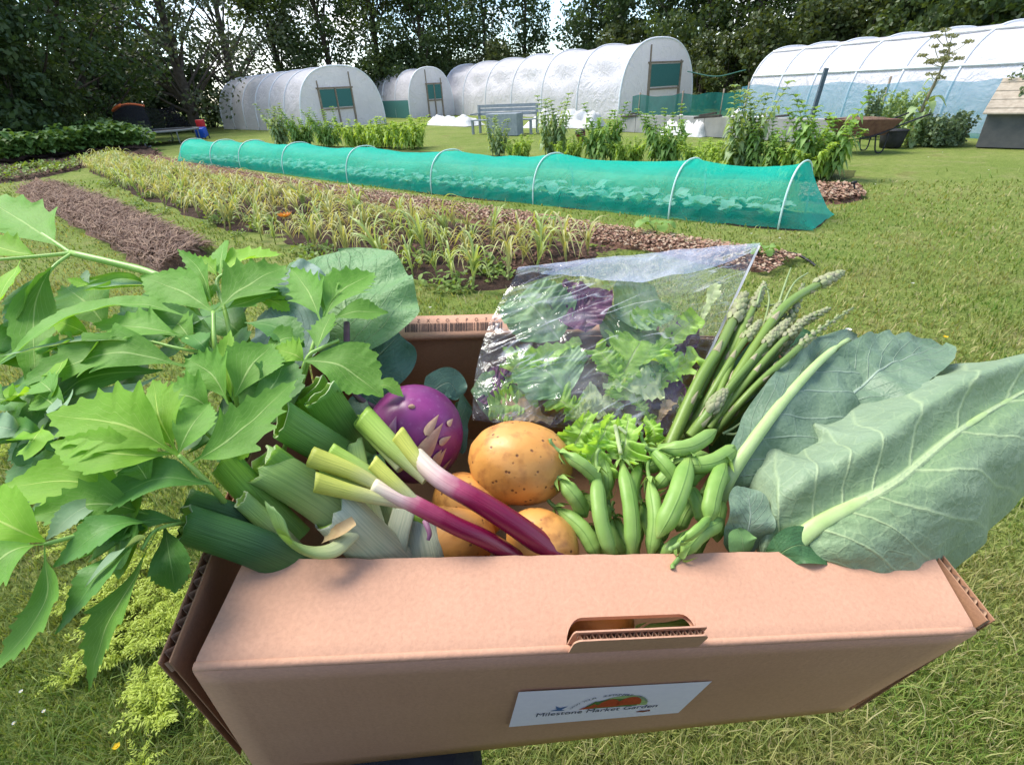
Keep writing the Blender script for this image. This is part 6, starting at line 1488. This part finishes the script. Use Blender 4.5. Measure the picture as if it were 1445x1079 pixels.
# ---- sunchoke-like tall leafy plants
SUN = [fol('sunchoke_leaf', (.15, .27, .06), (.23, .36, .10), .38), fol('sunchoke_leaf_grey', (.19, .28, .12), (.28, .37, .17), .35), fol('sunchoke_leaf_lime', (.22, .35, .05), (.32, .44, .09), .42)]
def sunchoke(seed, nst, h, sp_, m, lsz=.13):
    r = random.Random(seed); root = bpy.data.objects.new('leafy_stem_plant', None); link(root); mb = MB(); tb = MB()
    for k in range(nst):
        a = r.random()*6.28; q = sp_*math.sqrt(r.random()); b = V((math.cos(a)*q, math.sin(a)*q, 0)); H_ = h*r.uniform(.5, 1.0); top = b*1.5+V((r.gauss(0, .15), r.gauss(0, .15), H_))
        s = smooth_path([b*.8, b+V((0, 0, H_*.5)), top], 16); tube(tb, s, lambda t: .012*(1-.7*t), 5)
        for i in range(3, 17):
            for e in range(3 if i < 15 else 5):
                an = i*1.4+e*2.09+r.gauss(0, .3); d = V((math.cos(an), math.sin(an), 0)); L = lsz*r.uniform(.7, 1.3)*(1.15-.5*i/16); u = .55 if i < 14 else .9
                leaf(mb, [s[i], s[i]+d*L*.5+V((0, 0, L*.30*u)), s[i]+d*L*1.05+V((0, 0, L*(-.55 if i < 13 else .15)))], L*.40, V((0, 0, 1))-d*.2, p_lance, 5, 1, .25, .1)
    tb.build('stem', PM('plant_stem', (.12, .16, .06), (.16, .18, .08), 20, .6) if 'plant_stem' not in bpy.data.materials else bpy.data.materials['plant_stem'], root); mb.build('leaves', m, root); return root
spr = [sunchoke(140, 16, 1.3, .50, SUN[0], .20), sunchoke(141, 13, 1.45, .42, SUN[1], .20), sunchoke(142, 18, .85, .65, SUN[2], .18), sunchoke(143, 14, 1.35, .46, SUN[0], .20)]; us = set()
SC_ = [(398, 208, 1, .98, 'leafy plant furthest left in the row behind the mesh tunnel'), (430, 207, 3, .95, 'leafy plant second from the left, before the left polytunnel'), (466, 208, 0, .95, 'bright leafy plant in front of the door of the left polytunnel'), (508, 208, 2, 1.0, 'low lime green plant beneath the right end of the left polytunnel'), (545, 209, 2, 1.05, 'low lime plant in front of the small polytunnel skirt'),
       (582, 210, 2, 1.05, 'low lime plant before the crumpled fleece'), (705, 222, 1, .66, 'grey-green leafy plant growing in front of the grey bench'), (735, 224, 2, .6, 'leafy plant growing against the right end of the bench'), (783, 224, 1, .92, 'tall leafy plant in front of the cream fleece'), (803, 228, 2, .6, 'shorter leafy plant left of the red-brown bucket'),
       (848, 228, 3, .88, 'tall leafy plant right of the red-brown bucket'), (884, 231, 2, .6, 'leafy plant at the left end of the block wall'), (937, 233, 0, .82, 'slim leafy plant in front of the white sheet on the wall'), (985, 238, 2, .62, 'low lime plant in front of the wall'), (1046, 243, 1, .95, 'tall dark leafy plant in front of the wall with broad leaves'),
       (1076, 247, 3, .72, 'tall leafy plant just left of the rightmost one'), (1150, 252, 3, .94, 'rightmost tall leafy plant near the wheelbarrow'), (1128, 252, 2, .7, 'low lime plant at the foot of the rightmost tall plant'), (1012, 243, 2, .55, 'low lime plant left of the tall dark leafy plant')]
for px, py, k, s_, lb in SC_:
    o = spr[k] if k not in us else copy_tree(spr[k]); us.add(k); p = G(px, py); o.location = (p.x, p.y, 0); o.rotation_euler = (0, 0, rb.random()*6.28); o.scale = (s_*.78, s_*.78, s_*.98); tag(o, lb, 'plant', 'leafy plants in the row behind the mesh tunnel')
# weeds and tall seeding plant by the right polytunnel
tp = HD(1290, 180)*14.9; an_ = thing('seeding_umbel_plant', 'tall seeding plant with flat flower heads in front of the right polytunnel', 'plant', tuple(tp))
STK = PM('brown_stalk', (.16, .14, .08), (.22, .19, .11), 20, .7)
mb = MB(); ms = smooth_path([tp, tp+V((.05, 0, .7)), tp+V((.16, 0, 1.25)), tp+V((.24, 0, 1.75))], 20); tube(mb, ms, lambda t: .05*(1-.75*t), 7); mb.build('stem', STK, an_)
UMB = fol('umbel_head', (.16, .17, .07), (.24, .24, .12), .2)
for k in range(17):
    i = rb.randint(9, 20); a = rb.random()*6.28; L = rb.uniform(.15, .45); e = ms[i]+V((math.cos(a)*L, math.sin(a)*L, rb.uniform(.05, .40)))
    mb = MB(); tube(mb, smooth_path([ms[i], ms[i].lerp(e, .6)+V((0, 0, -.03)), e], 6), .007, 4)
    foliage_quads(mb, e, .11, 70, .05, rb, .35); mb.build('flower_head', UMB, an_, smooth=False)
for lo_, hi_, n in ((0, 6, 9), (7, 12, 5)):
    for k in range(n):
        i = rb.randint(lo_, hi_); a = rb.random()*6.28; d = V((math.cos(a), math.sin(a), 0)); mb = MB(); L = rb.uniform(.2, .4); leaf(mb, [ms[i], ms[i]+d*L*.5+V((0, 0, .1)), ms[i]+d*L+V((0, 0, -.1))], L*.3, V((0, 0, 1)), p_lovage2, 16, 2, .2, .4); mb.build('leaf', SUN[1], an_)
GW = fol('grey_weed', (.10, .15, .075), (.16, .21, .11), .25)
def tallweed(seed, n, h, rad, m):
    r = random.Random(seed); mb = MB()
    for k in range(n):
        a = r.random()*6.28; q = rad*math.sqrt(r.random()); b = V((math.cos(a)*q, math.sin(a)*q*.6, 0)); H_ = h*r.uniform(.4, 1); s = smooth_path([b, b*1.1+V((0, 0, H_*.6)), b*1.25+V((r.gauss(0, .06), 0, H_))], 8); tube(mb, s, .005, 4)
        for i in range(1, 9): foliage_quads(mb, s[i], .07, 7, .085, r, .8)
    return mb.build('tall_weed', m, smooth=False)
for px, py, n, h, rad, m, lb in [(1258, 178, 50, 1.0, .5, SUN[1], 'leafy green clump behind the wheelbarrow handles'), (1325, 186, 36, .55, .4, GW, 'grey-green weeds right of the tall seeding plant'), (1338, 188, 34, .62, .38, GW, 'grey-green weeds just left of the coop'), (1300, 184, 30, .6, .4, SUN[1], 'weeds around the foot of the tall seeding plant'), (1228, 172, 16, 1.1, .2, GW, 'thin tall weed stalk behind the wheelbarrow'), (1440, 165, 30, 1.6, .5, GW, 'tall leafy weeds behind the coop roof')]:
    o = tallweed(int(px), n, h, rad, m); o.location = HD(px, 180)*{1258: 17.0, 1325: 15.4, 1338: 15.0, 1300: 15.1, 1228: 16.2, 1440: 15.5}[px]; tag(o, lb, 'weed', 'weeds by the right polytunnel')
mb = MB(); r5 = random.Random(9)
for k in range(90):
    p = G(r5.uniform(1270, 1345), r5.uniform(183, 193)); q = V((r5.uniform(-.12, .12), r5.uniform(-.1, .1), r5.uniform(.02, .14))); mb.beam(p+V((0, 0, .02)), p+q, .03, .02)
tag(mb.build('twig_pile', DARK, smooth=False), 'dark pile of dead twigs at the foot of the tall weeds', 'twigs')
# ---- potato plants at the left
PTL = fol('potato_leaf', (.085, .17, .045), (.13, .23, .06), .3)
def potplant(seed):
    r = random.Random(seed); mb = MB()
    for k in range(70):
        a = r.random()*6.28; q = .36*math.sqrt(r.random()); c = V((math.cos(a)*q, math.sin(a)*q, .10+.38*r.random()*(1-q))); d = V((r.gauss(0, 1), r.gauss(0, 1), .3)).normalized(); L = r.uniform(.10, .2)
        leaf(mb, [c, c+d*L*.5+V((0, 0, L*.2)), c+d*L+V((0, 0, -L*.15))], L*.36, V((0, 0, 1)), p_oval, 5, 2, .2, .1)
    return mb.build('potato_plant', PTL)
pp = [potplant(170+k) for k in range(3)]; first = [True]*3
for row, n, s_ in ((.45, 24, 1.3), (.75, 22, 1.45), (1.05, 18, 1.5)):
    for i in range(n):
        j = rb.randrange(3); o = pp[j] if first[j] else pp[j].copy()
        if not first[j]: COL.objects.link(o)
        first[j] = False; u = (i+.5)/n*58; k = int(u); p = bP[1][k].lerp(bP[2][k], row); o.location = (p.x+rb.uniform(-.1, .1), p.y, .05); o.rotation_euler = (0, 0, rb.random()*6.28); q = rb.uniform(.8, 1.2)*s_*1.45; o.scale = (q, q, q)
        tag(o, 'dark green potato plant in the row at the left', 'potato plant', 'potato plants in the left bed')
for i in range(14):
    j = i % 3; o = wp[j].copy(); COL.objects.link(o); k = rb.randrange(2, 40); p = bP[1][k].lerp(bP[2][k], rb.uniform(.02, .25)); o.location = (p.x, p.y, .05); o.scale = (2.2, 2.2, 2.); tag(o, 'pale seedling clump along the front of the potato bed', 'seedling', 'seedlings along the potato bed')
# ---- trampoline, poles, chair
tr = thing('trampoline', 'round trampoline with a dark net and an orange pad under the trees', 'trampoline', tuple(HD(222, 190)*31))
c0 = HD(222, 190)*31; TRR = 1.75; STEEL = PM('grey_steel', (.22, .24, .24), (.16, .17, .17), 10, .5, .4, metallic=.3); NETB = mesh_mat('black_net', (.012, .012, .016), (.02, .02, .026), .72); ORNG = PM('orange_pad', (.62, .13, .03), (.45, .10, .03), 9, .6, .3)
def cp(a, z, r=TRR): return c0+V((math.cos(a)*r, math.sin(a)*r, z))
mb = MB(); tube(mb, [cp(2*PI*i/40, .55) for i in range(41)], .045, 6); mb.build('frame', STEEL, tr)
mb = MB(); v = [mb.vert(cp(2*PI*i/40, .56, TRR*.97)) for i in range(40)]; mb.face(*v); mb.build('mat', TYRE, tr, smooth=False)
for k in range(8):
    a = 2*PI*k/8+.2; mb = MB(); tube(mb, smooth_path([cp(a, .55), cp(a, .05), cp(a+.12, .03)], 6), .028, 6); mb.build('leg', STEEL, tr)
mb = MB(); aa = [1.0+4.2*i/30 for i in range(31)]; lo_ = [mb.vert(cp(a, .58)) for a in aa]; hi_ = [mb.vert(cp(a, 1.55+.12*math.sin(a*3), TRR*.72)+V((-.1, 0, 0))) for a in aa]
for i in range(30): mb.face(lo_[i], lo_[i+1], hi_[i+1], hi_[i])
mb.build('net', NETB, tr)
mb = MB(); tube(mb, [cp(a, 1.56+.12*math.sin(a*3), TRR*.72)+V((-.1, 0, 0)) for a in aa[8:26]], .055, 6); mb.build('pad', ORNG, tr)
ch = thing('plastic_chair', 'small plastic chair with a red back and blue seat beside the left polytunnel', 'chair', tuple(G(290, 194)))
cc_ = G(290, 196); REDP = PM('red_plastic', (.55, .03, .03), None, 9, .4); BLUP = PM('blue_plastic', (.02, .10, .55), None, 9, .4)
mb = MB(); mb.box(cc_+V((-.26, 0, .52)), V((.44, 0, .0)), V((.0, .1, 0)), V((-.06, .12, .34))); mb.build('backrest', REDP, ch, bevel=.03)
mb = MB(); mb.box(cc_+V((-.26, -.35, .05)), V((.46, 0, 0)), V((0, .42, .1)), V((-.04, .05, .42))); mb.build('seat', BLUP, ch, bevel=.03)
for x in (-.2, .18):
    for y in (-.3, .1): mb = MB(); tube(mb, [cc_+V((x, y, -.02)), cc_+V((x*.95, y, .1)), cc_+V((x*.9, y, .25))], .025, 6); mb.build('leg', TYRE, ch)
for px0, py0, px1, py1, lb in [(88, 206, 90, 176, 'upright grey pole among the dark trees on the left'), (118, 204, 93, 178, 'leaning grey pole propped against the upright one'), (159, 200, 151, 184, 'short leaning wooden stake at the end of the potato bed')]:
    p = G(px0, py0); q = H(px1, py1, math.hypot(p.x, p.y)); mb = MB(); tube(mb, [p, p.lerp(q, .5), q], .05, 6); tag(mb.build('wooden_pole', WOOD), lb, 'pole', 'wooden poles on the left')
# ---- small things
mb = MB(); HOSE = PM('black_hose', (.012, .012, .014), None, 20, .5, .4); tube(mb, smooth_path([G(1050, 354, .03), G(1085, 356, .05), G(1120, 358, .05), G(1138, 366, .03), G(1152, 376, .01)], 24), .012, 8); tag(mb.build('hose', HOSE), 'black irrigation hose curving over the wood chips behind the bag', 'hose')
sp0 = G(1207, 276); stake = thing('ground_stake', 'black plastic stake stuck in the chip path right of the mesh tunnel', 'stake', tuple(sp0))
mb = MB(); tube(mb, [sp0-V((0, 0, .02)), sp0+V((-.03, 0, .08)), sp0+V((-.07, 0, .17))], .012, 6); mb.build('shaft', HOSE, stake); mb = MB(); tube(mb, [sp0+V((-.10, 0, .165)), sp0+V((-.035, 0, .175))], .02, 6); mb.build('head', HOSE, stake)
CRG = fol('courgette_leaf', (.12, .24, .04), (.18, .30, .07), .35)
for px, py, lb in ((925, 330, 'young courgette plant with broad lobed leaves in the chips'), (775, 318, 'small courgette seedling further along the chips'), (1075, 362, 'tiny lime seedling at the bag corner')):
    q = G(px, py, .05); cg = thing('courgette_plant', lb, 'plant', tuple(q)); S_ = .6 if px != 925 else 1.
    for k in range(7):
        a = k*2.4; d = V((math.cos(a), math.sin(a), 0)); L = .17*S_*rb.uniform(.6, 1.); mb = MB(); tube(mb, [q, q+d*L*.3+V((0, 0, L*.5)), q+d*L*.6+V((0, 0, L*.8))], .004, 5); b0 = q+d*L*.6+V((0, 0, L*.8))
        leaf(mb, [b0, b0+d*L*.5+V((0, 0, .02)), b0+d*L*.95-V((0, 0, .03))], L*.55, V((0, 0, 1)), serr(p_round, 5, .25), 18, 3, .15, .2); mb.build('leaf', CRG, cg)
PET = PM('white_petal', (.80, .80, .78), None, 20, .5, transl=.3); YEL = PM('yellow_petal', (.80, .55, .02), None, 20, .45, transl=.3); ORP = PM('orange_petal', (.75, .25, .02), None, 20, .5, transl=.3)
def flower(name, label, px, py, m, r, n, z, cat='flower', grp=None):
    p = G(px, py, z); root = thing(name, label, cat, tuple(p), grp); mb = MB(); tube(mb, [p-V((0, 0, z)), p-V((.003, 0, z*.5)), p], .0012+.0005*(r > .02), 5); mb.build('stem', STEM, root)
    mb = MB()
    for k in range(n):
        a = 2*PI*k/n; d = V((math.cos(a), math.sin(a), .25)).normalized(); leaf(mb, [p, p+d*r*.6, p+d*r+V((0, 0, r*.25))], r*(.5 if n < 8 else .22), V((0, 0, 1)), p_oval, 5, 2, .3, 0)
    mb.build('petals', m, root); mb = MB(); blob(mb, p+V((0, 0, r*.12)), r*.26, r*.26, r*.2, None, 10, 6); mb.build('flower_centre', YEL, root); return root
flower('buttercup', 'yellow buttercup in the grass at the lower left below the lime weeds', 165, 1053, YEL, .0105, 5, .04); flower('buttercup', 'yellow buttercup in the lawn above the big collard leaf', 1334, 476, YEL, .017, 5, .04); flower('daisy', 'large white daisy in the lawn right of the asparagus tips', 1197, 466, PET, .022, 13, .03)
flower('marigold', 'orange marigold flowering among the garlic plants', 402, 306, ORP, .10, 13, .22)
for px, py in [(20, 1020), (62, 1003), (607, 434), (1288, 400), (1060, 330), (1100, 336), (1235, 260), (1330, 215), (1395, 240), (1310, 222), (30, 975)]: flower('daisy', 'small white daisy dotted in the lawn', px, py, PET, .006 if py > 800 else .013, 9, .03, 'flower', 'small white daisies in the lawn')
# ---- the person holding the box, standing behind the camera; only a dark sleeve shows under the box; unseen body added and widened to shade its front
SKV = [((.08, -.13, .92), .16), ((.08, -.085, 1.12), .155), ((.08, -.125, 1.28), .155), ((.08, -.24, 1.46), .055), ((.08, -.24, 1.55), .062), ((.08, -.22, 1.68), .085),
       ((.00, -.22, .80), .095), ((-.02, -.22, .48), .072), ((-.02, -.28, .10), .05), ((-.03, -.13, .045), .045), ((.17, -.22, .80), .095), ((.19, -.22, .48), .072), ((.20, -.28, .10), .05), ((.21, -.13, .045), .045),
       ((-.12, -.20, 1.34), .075), ((-.30, -.10, 1.06), .055), ((-.19, .12, .985), .050), ((-.11, .21, 1.002), .046), ((-.085, .25, 1.02), .040),
       ((.28, -.20, 1.34), .075), ((.38, -.14, 1.14), .055), ((.26, -.10, 1.34), .036)]
SKE = [(0, 1), (1, 2), (2, 3), (3, 4), (4, 5), (0, 6), (6, 7), (7, 8), (8, 9), (0, 10), (10, 11), (11, 12), (12, 13), (2, 14), (14, 15), (15, 16), (16, 17), (17, 18), (2, 19), (19, 20), (20, 21)]
pm = bpy.data.meshes.new('person'); pm.from_pydata([((v[0]-.08)/1.6, v[1], v[2]) for v, r in SKV], SKE, [])
po = bpy.data.objects.new('person', pm); link(po); po.location = (.08, 0, 0); po.scale = (1.6, 1, 1)
sk = po.modifiers.new('skin', 'SKIN'); lay = pm.skin_vertices[0].data
for d_, (v, r) in zip(lay, SKV): d_.radius = (r, r)
lay[0].use_root = True
ss = po.modifiers.new('sub', 'SUBSURF'); ss.levels = 2; ss.render_levels = 2
pm.materials.append(PM('dark_cloth', (.022, .024, .032), (.032, .034, .044), 60, .85, .2, .3, 300, .002))
tag(po, 'person in dark clothing supporting the box from below, only a dark sleeve showing', 'person')
